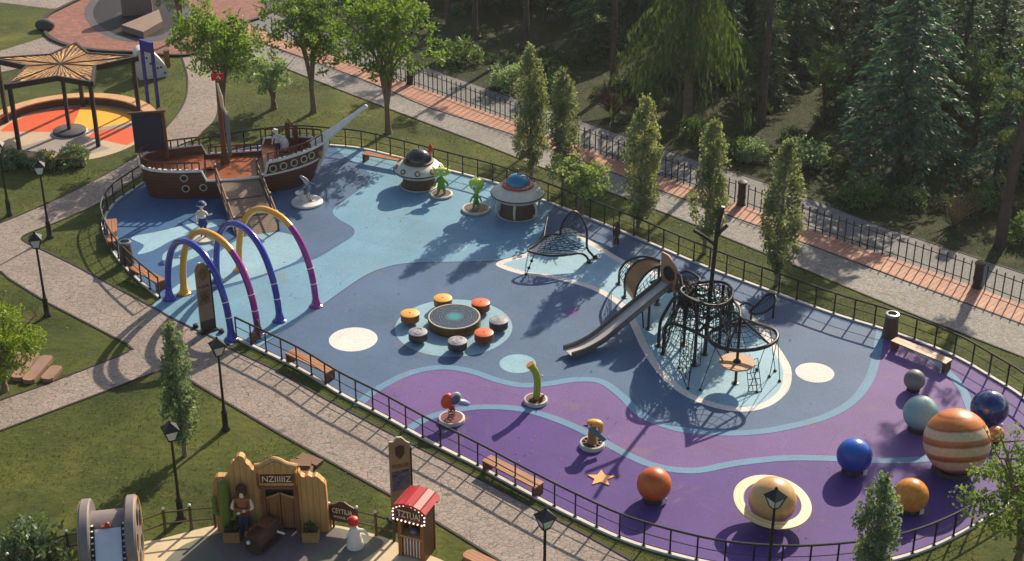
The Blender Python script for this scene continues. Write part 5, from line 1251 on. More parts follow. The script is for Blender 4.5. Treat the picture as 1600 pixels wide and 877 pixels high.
text('TZTUAI', .82, .26, .012, m_letter, bt, 'lettering', Matrix.Translation((0, -D_ - .115, 1.86)) @ WALLM)
mb = MB(); per = resample([Vector((x, z, 0)) for x, z in sg + [sg[0]]], .155)
for v in per[:-1]: mb.ball((v.x * .95, -D_ - .12, 1.9 + (v.y - 1.9) * .92), .032, 8, 6)
s = NT('lit white bulbs'); s.base(lin((255, 244, 220))); s.p.inputs['Emission Color'].default_value = (1, .9, .75, 1); s.p.inputs['Emission Strength'].default_value = 1.2
mb.build('bulbs', s.m, bt)
ra = [(.66 * math.sin(a), 2.02 + .34 * (math.cos(a) - .25)) for a in np.linspace(-1.25, 1.25, 6)]
mb = MB()
prof = [(x, z) for x, z in ra] + [(x * .94, z - .07) for x, z in ra[::-1]]
mb.prism(prof, -D_ - .14, D_ + .16, Matrix(((1, 0, 0), (0, 0, 1), (0, 1, 0)))); mb.build('roof', m_roofr, bt, 0)
for x, z in ra[1:-1]: MB().bar((x, -D_ - .15, z + .012), (x, D_ + .17, z + .012), .035, .03).build('roof_batten', plain('dark red batten', (130, 22, 28), .5, .1, 6) if x == ra[1][0] else bpy.data.materials['dark red batten'], bt, 0)
MB().tube([(x, -D_ - .15, z) for x, z in ra], .035, 6).build('roof_edge', m_roofr, bt)
MB().prism([(-.62, 1.9), (.62, 1.9), (.3, 2.2), (-.3, 2.2)], -.03, .03, UPY, (0, D_ + .02, 0)).build('gable_end', m_booth, bt, 0)
# rails of the western corner
m_rust = wood('brown fence timber', (96, 72, 48), 'Z', 0, .7, .3)
def railfence(P_, lb, h=.98, tops=None):
    W_ = [G(x, y, 0) for x, y in P_]; t = thing('rail_fence', lb, 'fence', W_[0], 0, 'post and rail fence of the western corner'); o0 = W_[0]
    for p in W_:
        po = MB().cyl(p - o0, p - o0 + Vector((0, 0, h)), .055, .05, 8).build('post', m_rust, t); MB().ball(p - o0 + Vector((0, 0, h + .02)), .06, 8, 6).build('post_cap', m_trim, po)
    for z in (h * .38, h * .85):
        MB().tube([p - o0 + Vector((0, 0, z)) for p in W_], .03, 7).build('rail', m_rust, t)
railfence([(18, 904), (66, 880), (109, 868), (142, 860)], 'brown post and rail fence left of the film reel, behind the round bush')
railfence([(222, 845), (259, 832), (300, 827), (337, 824)], 'brown post and rail fence between film reel and saloon front')
railfence([(516, 824), (559, 830), (588, 837), (616, 846)], 'brown post and rail fence between the saloon front and the red roofed booth')
A_, B_ = G(519, 822, 0), G(557, 829, 0); bs = thing('board_sign', 'dark brown board sign with pale lettering hung on the rail fence right of the saloon', 'sign', (A_ + B_) / 2 + Vector((0, -.08, 0)), facing(A_, B_)); L_ = (B_ - A_).length
MB().prism([(-L_ / 2, .35), (L_ / 2, .35), (L_ / 2, 1.0), (L_ * .3, 1.08), (.08, 1.2), (-.1, 1.18), (-L_ * .3, 1.05), (-L_ / 2, 1.02)], .0, .06, UPY).build('board', plain('dark brown board', (74, 44, 28), .6, .2, 5), bs, 0)
text('CEYTILIA', L_ * .82, .20, .008, m_letter, bs, 'lettering', Matrix.Translation((0, -.066, .80)) @ WALLM)
text('WOOLIIL OO', L_ * .74, .10, .008, m_letter, bs, 'lettering', Matrix.Translation((0, -.066, .54)) @ WALLM)
for s_ in (-1, 1): MB().box((s_ * (L_ / 2 - .06), .04, .2), (.07, .05, .42)).build('leg', m_rust, bs, 0)
# film reel slide
m_reel = plain('grey reel paint', (128, 116, 112), .5, .12, 3, wear=.3, wearcol=(100, 90, 88)); m_film = plain('black film edge', (20, 19, 22), .4, .2, 5)
q2 = G(182, 893); rl = thing('film_reel_slide', 'giant grey film reel with a white film strip slide', 'slide', (q2.x, q2.y, 0), R(10)); RR_ = 1.36
MX = Matrix(((0, 0, 1), (1, 0, 0), (0, 1, 0)))
for s_ in (-1, 1):
    dk = MB().lathe([(0, -.17), (RR_ - .05, -.17), (RR_, -.12), (RR_, .12), (RR_ - .05, .17), (0, .17)], 48, (s_ * .72, 0, RR_), MX).build('reel_disc', m_reel, rl)
    MB().lathe([(RR_ - .16, .172), (RR_ - .06, .172), (RR_ - .06, .19), (RR_ - .16, .19), (RR_ - .16, .172)], 48, (s_ * .72, 0, RR_), Matrix(((0, 0, s_), (1, 0, 0), (0, 1, 0)))).build('disc_rim', m_sand, dk)
    for j in range(5):
        a = j * 2 * PI / 5 + .3; c_ = Vector((s_ * .895, .72 * math.cos(a), RR_ + .72 * math.sin(a)))
        MB().lathe([(.27, 0), (.27, .012), (0, .012)], 18, c_, Matrix(((0, 0, s_), (1, 0, 0), (0, 1, 0)))).build('reel_opening', m_film, dk)
MB().tube([(-.56, 0, RR_ + .15), (.56, 0, RR_ + .15)], .82, 36).build('drum', m_reel, rl)
fp = smooth_path([(0, -.45, 2.18), (0, -.72, 2.0), (0, -1.15, 1.5), (0, -1.8, .8), (0, -2.5, .3), (0, -3.1, .16)], 6)
def filmstrip(x0, x1, dz, name, mat, par):
    vs = [p + Vector((x, 0, dz + d)) for p in fp for x, d in ((x0, 0), (x1, 0), (x1, -.06), (x0, -.06))]; fs = []
    for i in range(len(fp) - 1):
        for k in range(4): l = (k + 1) % 4; fs.append((i * 4 + k, i * 4 + l, (i + 1) * 4 + l, (i + 1) * 4 + k))
    fs += [(0, 1, 2, 3)[::-1], tuple(len(fp) * 4 - 4 + k for k in range(4))]
    return MB().add(vs, [f[::-1] for f in fs]).build(name, mat, par, 30)
fs0 = filmstrip(-.42, .42, 0, 'film_slide', plain('white slide bed', (214, 216, 224), .3, .05, 3), rl)
for s_ in (-1, 1):
    ed = filmstrip(min(s_ * .42, s_ * .56), max(s_ * .42, s_ * .56), .05, 'film_edge', m_film, fs0)
    mb = MB()
    for v in resample(fp, .19): mb.box(v + Vector((s_ * .49, 0, .055)), (.07, .09, .02))
    mb.build('perforations', m_white, fs0, 0)
MB().ball((0, -.5, 2.27), .09, 10, 8).box((-.05, -.5, 2.2), (.3, .12, .06)).build('handle', m_redr, rl)
for s_ in (-1, 1): MB().box((s_ * .36, -1.6, .42), (.08, .1, .84)).build('slide_leg', m_film, fs0, 0)
# stepping boards and slabs
m_step = wood('pinkish stepping board', (150, 116, 96), 'X', 0, .75, .15); m_step2 = wood('brown stacked board', (124, 92, 66), 'X', 0, .75, .2)
def slab(a, b, wd, th, z, mat, name, lb, cat, grp=None, rnd=True):
    A, B = G(*a, z + th), G(*b, z + th); Ln = (B - A).length; m_ = (A + B) / 2
    e = min(.12, wd / 3); pl_ = [(-Ln / 2 + e, -wd / 2), (Ln / 2 - e, -wd / 2), (Ln / 2, -wd / 2 + e), (Ln / 2, wd / 2 - e), (Ln / 2 - e, wd / 2), (-Ln / 2 + e, wd / 2), (-Ln / 2, wd / 2 - e), (-Ln / 2, -wd / 2 + e)] if rnd else [(-Ln / 2, -wd / 2), (Ln / 2, -wd / 2), (Ln / 2, wd / 2), (-Ln / 2, wd / 2)]
    o = MB().prism(pl_, 0, th).build(name, mat, None, 0); o.location = (m_.x, m_.y, z); o.rotation_euler.z = facing(A, B); tag(o, lb, cat, grp)
for a, b, lb in (((24, 549), (16, 566), 'short pale stepping board half hidden under the tree leaves at far left'), ((53, 549), (26, 590), 'long pinkish stepping board nearest the leafy tree at far left'), ((75, 555), (42, 594), 'long pinkish stepping board in the middle of the lawn row'), ((90, 571), (71, 592), 'short pinkish stepping board at the right end of the lawn row, by the path')):
    slab(a, b, .52, .18, 0, m_step, 'stepping_board', lb, 'stepping board', 'stepping boards on the lawn')
for a, b, z, lb in (((468, 711), (500, 723), .02, 'upper brown board of the small pile behind the saloon'), ((453, 722), (486, 723), .16, 'middle brown board of the small pile behind the saloon'), ((456, 732), (488, 733), .05, 'front brown board of the small pile behind the saloon, nearest the sign gable')):
    slab(a, b, .42, .12, z, m_step2, 'stacked_board', lb, 'board', 'boards piled behind the saloon', False)
slab((727, 862), (775, 885), .5, .22, 0, m_benchwood, 'timber_bench_slab', 'orange timber slab bench at the bottom edge beside the paved path', 'bench slab')

# ================================================================ star pavilion and the far left corner
m_patio = plain('pale disc paving', (190, 168, 142), .7, .08, 2, wear=.2); gz = G(109, 207); gz = Vector((gz.x, gz.y, 0))
sheet('round_plaza', circle_pts(gz, 4.35, 64), .010, m_patio)
def sector(a0, a1, r0, r1, mat, z):
    p = [(gz.x + r1 * math.cos(a), gz.y + r1 * math.sin(a)) for a in np.linspace(a0, a1, 14)] + [(gz.x + r0 * math.cos(a), gz.y + r0 * math.sin(a)) for a in np.linspace(a1, a0, 14)]
    sheet('round_plaza', p, z, mat)
c_or, c_ye, c_gr = plain('vermilion rubber', (218, 84, 34), .7, .08, 2), plain('golden rubber', (240, 172, 34), .7, .08, 2), plain('warm grey rubber', (150, 140, 132), .7, .08, 2)
sector(R(95), R(178), 1.0, 3.9, c_or, .014); sector(R(25), R(95), 1.0, 3.9, c_ye, .014); sector(R(-28), R(12), 1.3, 4.05, c_or, .014); sector(R(12), R(25), 1, 4.1, c_gr, .014); sector(R(225), R(320), 1, 3.6, c_gr, .014)
wl = thing('curved_seat_wall', 'low curved seat wall with sandy cap round the star pavilion', 'seat wall', gz)
wp = [Vector((4.55 * math.cos(a), 4.55 * math.sin(a), 0)) for a in np.linspace(R(8), R(292), 60)]
def wallring(r0, r1, z0, z1, name, mat):
    A = [Vector((r1 * math.cos(a), r1 * math.sin(a), z)) for z in (z0, z1) for a in np.linspace(R(8), R(292), 60)]; B = [Vector((r0 * math.cos(a), r0 * math.sin(a), z)) for z in (z0, z1) for a in np.linspace(R(8), R(292), 60)]
    vs = A + B; n_ = 60; fs = []
    for i in range(n_ - 1): fs += [(i, i + 1, n_ + i + 1, n_ + i), (2 * n_ + i, 3 * n_ + i, 3 * n_ + i + 1, 2 * n_ + i + 1), (n_ + i, n_ + i + 1, 3 * n_ + i + 1, 3 * n_ + i), (i, 2 * n_ + i, 2 * n_ + i + 1, i + 1)]
    fs += [(0, n_, 3 * n_, 2 * n_), (n_ - 1, 3 * n_ - 1, 4 * n_ - 1, 2 * n_ - 1)]
    MB().add(vs, fs).build(name, mat, wl, 40)
wallring(4.25, 4.80, 0, .42, 'wall', plain('dark wall cladding', (88, 62, 48), .7, .2, 2, bump=.3)); wallring(4.18, 4.88, .42, .50, 'cap', plain('sandy wall cap', (196, 150, 104), .7, .12, 2))
pv = thing('star_pavilion', 'open pavilion with a star shaped slatted timber roof on dark posts', 'pavilion', gz)
ZS = 3.7; tips = [(118.6, 68), (215.6, 89), (144, 129.5), (8, 134), (-12, 92)]; inn = [(138, 84), (148.5, 104), (88.6, 120), (43, 104), (79, 86)]
ce = G(94.6, 100.7, ZS) - gz; star = []
for a_, b_ in zip(tips, inn): star += [G(*a_, ZS) - gz, G(*b_, ZS) - gz]
m_beam = wood('dark brown beam', (48, 32, 24), 'X', 0, .6, .25)
mslat = []
for k in range(5):
    s = NT('radiating roof slats'); sp = s.n('ShaderNodeSeparateXYZ'); s.l(s.tc.outputs['Object'], sp.inputs[0])
    mslat.append(s); an = s.math('ARCTAN2', s.math('SUBTRACT', sp.outputs[1], ce.y), s.math('SUBTRACT', sp.outputs[0], ce.x))
    s_n = s.math('ADD', s.math('MULTIPLY', an, 9), s.math('MULTIPLY', s.noise(1.6, 3), 2.0)); f = s.math('FRACT', s_n)
    cc = s.ramp(s.noise(.8, 3), [(.35, lin((158, 100, 40))), (.65, lin((232, 178, 94)))])
    s.base(s.mix(s.ramp(f, [(.44, (1, 1, 1)), (.54, (0, 0, 0))]), cc, lin((40, 27, 20)))); s.rough(.6); break
for k in range(10):
    a_, b_ = star[k], star[(k + 1) % 10]
    MB().prism([(p.x, p.y) for p in (ce, a_, b_)], ZS - .06, ZS + .02).build('roof_slats', mslat[0].m, pv, 0)
    MB().bar(a_ + Vector((0, 0, -.08)), b_ + Vector((0, 0, -.08)), .14, .30).build('edge_beam', m_beam, pv, 0)
for k in range(10): MB().bar(ce + Vector((0, 0, .035)), star[k] + Vector((0, 0, .035)), .05, .05).build('roof_rib', m_beam, pv, 0)
for k in range(5):
    p = star[2 * k] * .93; MB().bar((p.x, p.y, 0), (p.x, p.y, ZS - .2), .2, .2).build('post', m_beam, pv, 0)
MB().bar((0, 0, 0), (ce.x, ce.y, ZS - .1), .18, .18).build('centre_post', m_beam, pv, 0)
MB().lathe([(.86, .02), (.9, .02), (.9, .16), (.86, .19), (.0, .19)], 36).build('round_table', m_greyp, pv); MB().lathe([(1.0, .018), (1.0, .026), (0, .026)], 36).build('pale_ring', m_white, pv)
# blue portal, white fin wall, kiosk box and stage of the far corner
a_, b_ = G(233, 163), G(246, 167); t = thing('blue_portal_frame', 'tall narrow indigo blue frame with a panel at the top on the far lawn', 'frame', (a_ + b_) / 2, facing(a_, b_)); hw = (b_ - a_).length / 2 + .08
for s_ in (-1, 1): MB().box((s_ * hw, 0, 1.9), (.14, .16, 3.8)).build('post', plain('indigo paint', (46, 44, 150), .4, .1, 4) if s_ < 0 else bpy.data.materials['indigo paint'], t, 0)
MB().box((0, 0, 3.55), (hw * 2 - .14, .1, .62)).box((0, 0, 3.84), (hw * 2 + .14, .16, .1)).build('top_panel', bpy.data.materials['indigo paint'], t, 0)
a_, b_ = G(216, 122), G(262, 116); t = thing('white_fin_wall', 'white rounded fin shaped climbing wall behind the blue frame', 'climbing wall', (a_ + b_) / 2, facing(a_, b_)); Lf = (b_ - a_).length
MB().prism([(p.x, p.y) for p in smooth_path([Vector(v) for v in ((-Lf / 2, 0, 0), (-Lf / 2 - .1, 1.2, 0), (-Lf / 2, 1.75, 0), (-Lf * .25, 1.9, 0), (Lf * .1, 1.5, 0), (Lf * .42, .7, 0), (Lf / 2, .25, 0), (Lf / 2 - .1, 0, 0))], 3)], -.45, .45, UPY).build('wall', m_white, t, 40)
mb = MB()
for k in range(7): mb.ball((-Lf * .3 + .2 * k, -.47, 1.3 - .17 * k + .2 * (k % 2)), .07, 8, 6)
mb.build('climbing_holds', bpy.data.materials['indigo paint'], t)
q3 = G(262, 104); t = thing('brown_kiosk_post', 'square brown timber post box beside the far path', 'post', (q3.x, q3.y, 0), .3)
MB().box((0, 0, .5), (.32, .32, 1.0)).build('body', m_benchend, t, 0); MB().box((0, 0, 1.03), (.4, .4, .06)).build('cap', m_brownmetal, t, 0)
t = thing('stage_block', 'mauve brown block and slanting platform in the far round pit', 'play block', G(222, 40))
m_stage = plain('mauve brown stage board', (134, 112, 100), .7, .12, 2, wear=.2)
tp = [G(x, y, .45) - t.location for x, y in ((190, 39), (248, 15), (254, 33), (224, 50))]
MB().prism([(p.x, p.y) for p in tp], .02, .45).build('platform', m_stage, t, 0)
c0 = G(215, 24) - t.location; MB().prism([(c0.x - .95, c0.y - .3), (c0.x + 1.0, c0.y + .2), (c0.x + .9, c0.y + .7), (c0.x - 1.0, c0.y + .3)], .02, 2.4).build('block', m_stage, t, 0)
q3 = G(71, 46); t = thing('dark_boulder', 'dark rounded boulder at the edge of the far red plaza', 'boulder', (q3.x, q3.y, 0)); MB().ball((0, 0, .3), .55, 14, 8, (1.2, .8, .75)).build('stone', m_greyp, t)
# ================================================================ trees and plants
m_bark = plain('grey brown bark', (124, 102, 80), .85, .3, 3, bump=.6, bscale=18); m_bark2 = plain('dark bark', (88, 70, 62), .9, .3, 3, bump=.6, bscale=14)
m_palebark = plain('pale grey bark', (128, 120, 108), .85, .25, 4, bump=.5, bscale=16)
l_dec = leafmat('fresh green leaves', (80, 110, 48), (126, 152, 72), .58); l_pop = leafmat('poplar leaves', (98, 110, 84), (144, 152, 122), .56)
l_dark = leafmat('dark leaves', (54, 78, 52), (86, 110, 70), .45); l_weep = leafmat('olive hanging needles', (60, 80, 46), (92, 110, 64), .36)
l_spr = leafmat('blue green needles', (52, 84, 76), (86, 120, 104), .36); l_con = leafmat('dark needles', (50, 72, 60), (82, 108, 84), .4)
l_pine = leafmat('pine needles', (60, 80, 36), (96, 112, 54), .38); l_rho = leafmat('glossy pale shrub leaves', (104, 130, 100), (166, 182, 146), .45)
l_shr = leafmat('mid green shrub leaves', (74, 102, 56), (118, 140, 82), .45); l_lime = leafmat('yellow green leaves', (92, 118, 36), (142, 160, 62), .45)
l_fern = leafmat('reddish twigs leaves', (84, 48, 38), (110, 66, 48), .25); l_fir = leafmat('grey green juniper', (56, 84, 62), (98, 126, 94), .3)
def v3(*a): return np.array(a, float)
def tree_thing(name, cat='tree'): return thing(name, 'x', cat, (0, 0, 0))
def make_deciduous(h, rx, seed, mat=l_dec, n=120, leaf=.2, fork=.36, name='leafy_tree', per=165, bark=m_bark):
    rnd = random.Random(seed); t = tree_thing(name)
    mb = MB(); zf = h * fork; ends = []
    mb.tube([(0, 0, -.05), (.03, 0, .3), (.0, .03, zf * .6), (.02, 0, zf)], [.24, .17, .14, .08], 10)
    for k in range(9):
        a = k * 2.4 + rnd.random(); l_ = rnd.uniform(.35, .9) * rx; z2 = rnd.uniform(.62, .9) * h
        p = smooth_path([(.02, 0, zf * .5), (l_ * .22 * math.cos(a), l_ * .22 * math.sin(a), zf + (z2 - zf) * .4), (l_ * .6 * math.cos(a), l_ * .6 * math.sin(a), zf + (z2 - zf) * .75), (l_ * math.cos(a), l_ * math.sin(a), z2)], 3)
        mb.tube(p, list(np.linspace(.095, .02, len(p))), 6)
        for q in range(3):
            f = p[rnd.randrange(4, len(p))]; e = f + Vector((rnd.uniform(-.8, .8), rnd.uniform(-.8, .8), rnd.uniform(.1, .8))); mb.tube([f, e], [.03, .01], 5)
    mb.build('trunk', bark, t)
    cs, rs = [], []; rz = (h - zf) * .56; cz = zf + (h - zf) * .50
    lob = [(rnd.uniform(-.45, .45) * rx, rnd.uniform(-.45, .45) * rx, cz + rnd.uniform(-.4, .55) * rz, rnd.uniform(.5, .75)) for _ in range(7)]
    while len(cs) < n:
        L_ = rnd.choice(lob); d = v3(rnd.gauss(0, 1), rnd.gauss(0, 1), rnd.gauss(0, 1)); d /= np.linalg.norm(d); f = rnd.random() ** .45
        c = v3(L_[0] + d[0] * rx * L_[3] * f, L_[1] + d[1] * rx * L_[3] * f, L_[2] + d[2] * rz * .55 * f)
        if c[2] < zf + .1 or c[2] > h: continue
        cs.append(c); rs.append(rnd.uniform(.25, .55) * (rx / 2.6) ** .5)
    P = blob(cs, rs, per, .75, .25); D = RNG.normal(size=P.shape) + [0, 0, -.3]
    leaves_obj('crown', P, D, leaf * RNG.uniform(.7, 1.25, len(P)), leaf * .62, mat, t)
    return t
def make_poplar(h, r, seed, mat=l_pop, n=120, z0=.11):
    rnd = random.Random(seed); t = tree_thing('poplar_tree')
    mb = MB(); mb.tube([(0, 0, -.05), (.02, 0, h * .3), (-.02, 0, h * .7), (0, 0, h * .95)], [.10, .075, .045, .015], 8)
    for k in range(26):
        z = h * rnd.uniform(.12, .75); a = rnd.random() * 6.28; e = r * .7; mb.tube([(0, 0, z), (e * .6 * math.cos(a), e * .6 * math.sin(a), z + .5), (e * math.cos(a), e * math.sin(a), z + 1.1)], [.02, .014, .006], 4)
    mb.build('trunk', m_palebark, t)
    cs, rs = [], []
    for i in range(n):
        u = (i + rnd.random()) / n; z = h * (z0 + (1 - z0) * u); prof = r * min(1, (u / .16) ** .8) * (1 - max(0, (u - .5) / .5) ** 2.0 * .80)
        a = rnd.random() * 6.28; f = prof * rnd.uniform(.1, .8) ** .7; cs.append(v3(f * math.cos(a), f * math.sin(a), z)); rs.append(rnd.uniform(.22, .38) * (.55 + .45 * prof / r))
    P = blob(cs, rs, 520, 1.5, .2); D = RNG.normal(size=P.shape) * .7 + [0, 0, .7]
    leaves_obj('crown', P, D, .15 * RNG.uniform(.7, 1.25, len(P)), .085, mat, t)
    return t
def make_conifer(h, r, seed, mat, style, name, z0=.12, whorls=17, per=9, bark=m_bark2, tr=.24):
    rnd = random.Random(seed); t = tree_thing(name)
    mb = MB(); bend = rnd.uniform(-.2, .2)
    mb.tube([(0, 0, -.1), (bend * .4, 0, h * .3), (bend, 0, h * .65), (bend, 0, h)], [tr, tr * .8, tr * .5, .03], 9)
    Ps, Ds, Ls, Ws = [], [], [], []
    for wv in range(whorls):
        u = (wv + rnd.random() * .6) / whorls; z = h * (z0 + (1 - z0) * u); L0 = r * (1 - u) ** (.5 if style == 'weep' and z0 > .3 else .8) + .25
        for k in range(per):
            a = k * 2 * PI / per + wv * 1.3 + rnd.uniform(-.35, .35); L_ = L0 * rnd.uniform(.55, 1.15); ca, sa = math.cos(a), math.sin(a)
            dr = {'weep': 1.1, 'spruce': .42, 'fir': .3, 'pine': -.05}[style]; pts = []
            for f in np.linspace(0, 1, 7): pts.append(v3(bend * u + ca * L_ * f, sa * L_ * f, z + L_ * (.30 * f - (.30 + dr * .55) * f ** 2.2)))
            if L_ > .8: mb.tube([tuple(p) for p in pts[::2]], [.035, .025, .015, .006], 4)
            m_ = int(15 * L_ + 10) if style != 'weep' else int(20 * L_ + 12)
            f = RNG.random(m_) ** .65; idx = f * 6; i0 = np.minimum(idx.astype(int), 5); fr = (idx - i0)[:, None]; A = np.array(pts); q = A[i0] * (1 - fr) + A[i0 + 1] * fr
            lat = RNG.uniform(-1, 1, m_) * (.08 + .32 * L_ * f * (1.15 - f)); q = q + np.outer(lat, [-sa, ca, 0]) + RNG.normal(size=q.shape) * .05
            if style == 'weep':
                ln = RNG.uniform(.25, .8, m_); q[:, 2] -= ln * .5; d = np.tile([ca * .12, sa * .12, -1.], (m_, 1)) + RNG.normal(size=q.shape) * .16; Ls.append(ln); Ws.append(RNG.uniform(.07, .13, m_))
            else:
                d = np.tile([ca, sa, -.25 - dr * .5], (m_, 1)) + np.outer(np.sign(lat), [-sa * .8, ca * .8, 0]) + RNG.normal(size=q.shape) * .22; Ls.append(RNG.uniform(.22, .5, m_)); Ws.append(RNG.uniform(.07, .15, m_))
            Ps.append(q); Ds.append(d)
    mb.build('trunk', bark, t)
    leaves_obj('crown', np.concatenate(Ps), np.concatenate(Ds), np.concatenate(Ls), np.concatenate(Ws), mat, t)
    return t
def make_pine(h, seed, name='tall_pine', crown=.80, stubs=True, tr=.30, lean=.0, low=True):
    rnd = random.Random(seed); t = tree_thing(name); mb = MB()
    mb.tube([(0, 0, -.1), (.05, 0, h * .25), (-.05 + lean * .4, 0, h * .5), (lean, 0, h)], [tr, tr * .82, tr * .66, tr * .3], 10)
    cs, rs = [], []
    for k in range(16):
        z = h * rnd.uniform(.18, .75); a = rnd.random() * 6.28; L_ = rnd.uniform(.4, 1.3); mb.tube([(lean * z / h, 0, z), (L_ * math.cos(a), L_ * math.sin(a), z + rnd.uniform(-.1, .3))], [.03, .008], 5)
    for k in range(26 if low else 14):
        u = rnd.random(); z = h * (crown + (1 - crown) * u) if k > (9 if low else 0) else h * rnd.uniform(.35, crown); a = rnd.random() * 6.28; L_ = rnd.uniform(.6, 1.9) * (1.1 - .6 * u); c = v3(lean * z / h + L_ * math.cos(a), L_ * math.sin(a), z)
        mb.tube([(lean * z / h, 0, z - .3), tuple(c)], [.05, .015], 5); cs.append(c); rs.append(rnd.uniform(.35, .6))
        cs.append(c + v3(rnd.uniform(-.5, .5), rnd.uniform(-.5, .5), .1)); rs.append(rnd.uniform(.3, .5))
    mb.build('trunk', m_bark2, t)
    P = blob(cs, rs, 300, .5, .3); D = RNG.normal(size=P.shape); leaves_obj('crown', P, D, .26, .06, l_pine, t)
    return t
def make_shrub(r, hgt_, seed, mat, name='round_shrub', n=40, leaf=.15, per=190, wr=.5):
    rnd = random.Random(seed); t = tree_thing(name, 'shrub'); mb = MB(); cs, rs = [], []
    for k in range(9):
        a = rnd.random() * 6.28; L_ = rnd.uniform(.3, .75) * r; mb.tube([(0, 0, -.02), (L_ * .5 * math.cos(a), L_ * .5 * math.sin(a), hgt_ * .4), (L_ * math.cos(a), L_ * math.sin(a), hgt_ * .75)], [.04, .025, .01], 5)
    mb.build('stems', m_bark2, t)
    for k in range(n):
        d = v3(rnd.gauss(0, 1), rnd.gauss(0, 1), abs(rnd.gauss(0, 1))); d /= np.linalg.norm(d); f = rnd.random() ** .4 * .85; cs.append(v3(d[0] * r * f, d[1] * r * f, .15 + d[2] * hgt_ * .88 * f)); rs.append(rnd.uniform(.22, .42) * (r ** .5))
    P = blob(cs, rs, per, .8, .3); P[:, 2] = np.maximum(P[:, 2], .03)
    leaves_obj('foliage', P, RNG.normal(size=P.shape) + [0, 0, .4], leaf * RNG.uniform(.7, 1.3, len(P)), leaf * wr, mat, t)
    return t
def make_bare(r, h, seed, mat, name='bare_shrub', n=34):
    rnd = random.Random(seed); t = tree_thing(name, 'shrub'); mb = MB()
    for k in range(n):
        a = rnd.random() * 6.28; L_ = rnd.uniform(.2, 1) * r; z = h * rnd.uniform(.6, 1.05); p = [Vector((0, 0, -.02)), Vector((L_ * .4 * math.cos(a), L_ * .4 * math.sin(a), z * .55)), Vector((L_ * math.cos(a), L_ * math.sin(a), z))]; mb.tube(p, [.03, .02, .006], 4)
        for q in range(3): f = p[1].lerp(p[2], rnd.random()); mb.tube([f, f + Vector((rnd.uniform(-.3, .3), rnd.uniform(-.3, .3), rnd.uniform(.15, .5)))], [.012, .004], 4)
    mb.build('stems', mat, t); return t
def put(o, p, rz, label, group=None, sc=None):
    o.location = p; o.rotation_euler = (0, 0, rz); o['label'] = label
    if group: o['group'] = group
    if sc: o.scale = sc if isinstance(sc, tuple) else (sc,) * 3
    return o
def gnd(px, py): p = G(px, py); return Vector((p.x, p.y, 0))
# --- leafy trees by the promenade
d1 = put(make_deciduous(7.2, 2.9, 3, n=210), gnd(352, 206), .4, 'leafy green tree with fanned stems standing behind the ship mast')
d2 = put(make_deciduous(7.4, 2.7, 8, n=190), gnd(490, 176), 1.2, 'leafy green tree standing left of the one by the bowsprit tip')
d3 = put(make_deciduous(7.9, 2.95, 15, n=210), gnd(607, 208), 2.2, 'leafy green tree with straight trunk beside the back railing, right of the bowsprit tip')
dup(d1, gnd(285, 60), 3.0, 'leafy green tree at the top edge beside the far red plaza', sc=.8)
# --- poplars
pops = [make_poplar(6.7, r_, sd_, n=n_, z0=z_) for r_, sd_, n_, z_ in ((.86, 4, 170, .10), (.82, 9, 150, .13), (.88, 12, 180, .08), (.84, 17, 150, .12), (.92, 23, 180, .10))]
for i, ((px, py), ty, lb) in enumerate([((830, 281), 68, 'slim poplar farthest left in the row, behind the teal domed saucer'), ((880, 302), 106, 'slim poplar second in the row, behind the small pale leaved tree'), ((996, 361), 148, 'slim poplar in the middle of the row, behind the slim carved figure'),
                                        ((1100, 396), 183, 'slim poplar in the row right behind the black mast'), ((1213, 445), 214, 'slim poplar farthest right in the row, behind the tilted net loop')]):
    q = gnd(px, py); h = 5.
    lo_, hi_ = 2., 12.
    for _ in range(30):
        h = (lo_ + hi_) / 2
        if proj((q.x, q.y, h))[1] > ty: lo_ = h
        else: hi_ = h
    o = pops[i]; b0 = 6.7
    put(o, q, i * 1.3 + .5, lb, 'poplars along the cobbled path', (1.08, 1.08, h / b0 * .98)); o.rotation_euler = (R((1.5, -1, .6, -1.8, 1)[i]), R((-.8, 1.2, -1.5, .5, 1)[i]), i * 1.3)
pl3 = make_poplar(5.6, .70, 21, leafmat('grey green poplar leaves', (108, 128, 100), (150, 164, 132), .5)); put(pl3, gnd(289, 712), .3, 'grey green slim poplar on the lawn by the lamp behind the film reel')
put(dup(pl3), gnd(1352, 962), 2.1, 'slim poplar at the bottom edge in front of the curved railing', sc=(1.1, 1.1, .95))
# --- small trees
st_ = make_deciduous(2.9, 1.6, 33, leafmat('bright pale leaves', (104, 128, 70), (160, 176, 118), .45), 90, .2, .45, 'small_tree', 210, m_bark); put(st_, gnd(906, 337), 0, 'small pale leaved tree by the back railing between saucer and net climber')
put(make_deciduous(3.0, 1.6, 35, l_rho, 95, .2, .30, 'small_tree', 220, m_bark), gnd(428, 170), 1, 'small pale leaved tree on the lawn left of the middle leafy tree')
lf_ = make_deciduous(4.2, 2.6, 41, l_lime, 210, .17, .2, 'lime_leafed_tree', 250); q = G(-8, 525, 2.5); put(lf_, (q.x, q.y, 0), .7, 'yellow green leafy tree cut by the left edge beside the stepping boards', None, .80)
rt_ = make_deciduous(5.4, 2.2, 44, leafmat('pale green leaves', (94, 120, 54), (138, 158, 84), .5), 190, .15, .15, 'pale_leafy_tree', 200); q = G(1608, 790, 2.6); put(rt_, (q.x, q.y, 0), 1.9, 'pale green leafy tree cut by the right edge in front of the curved railing')
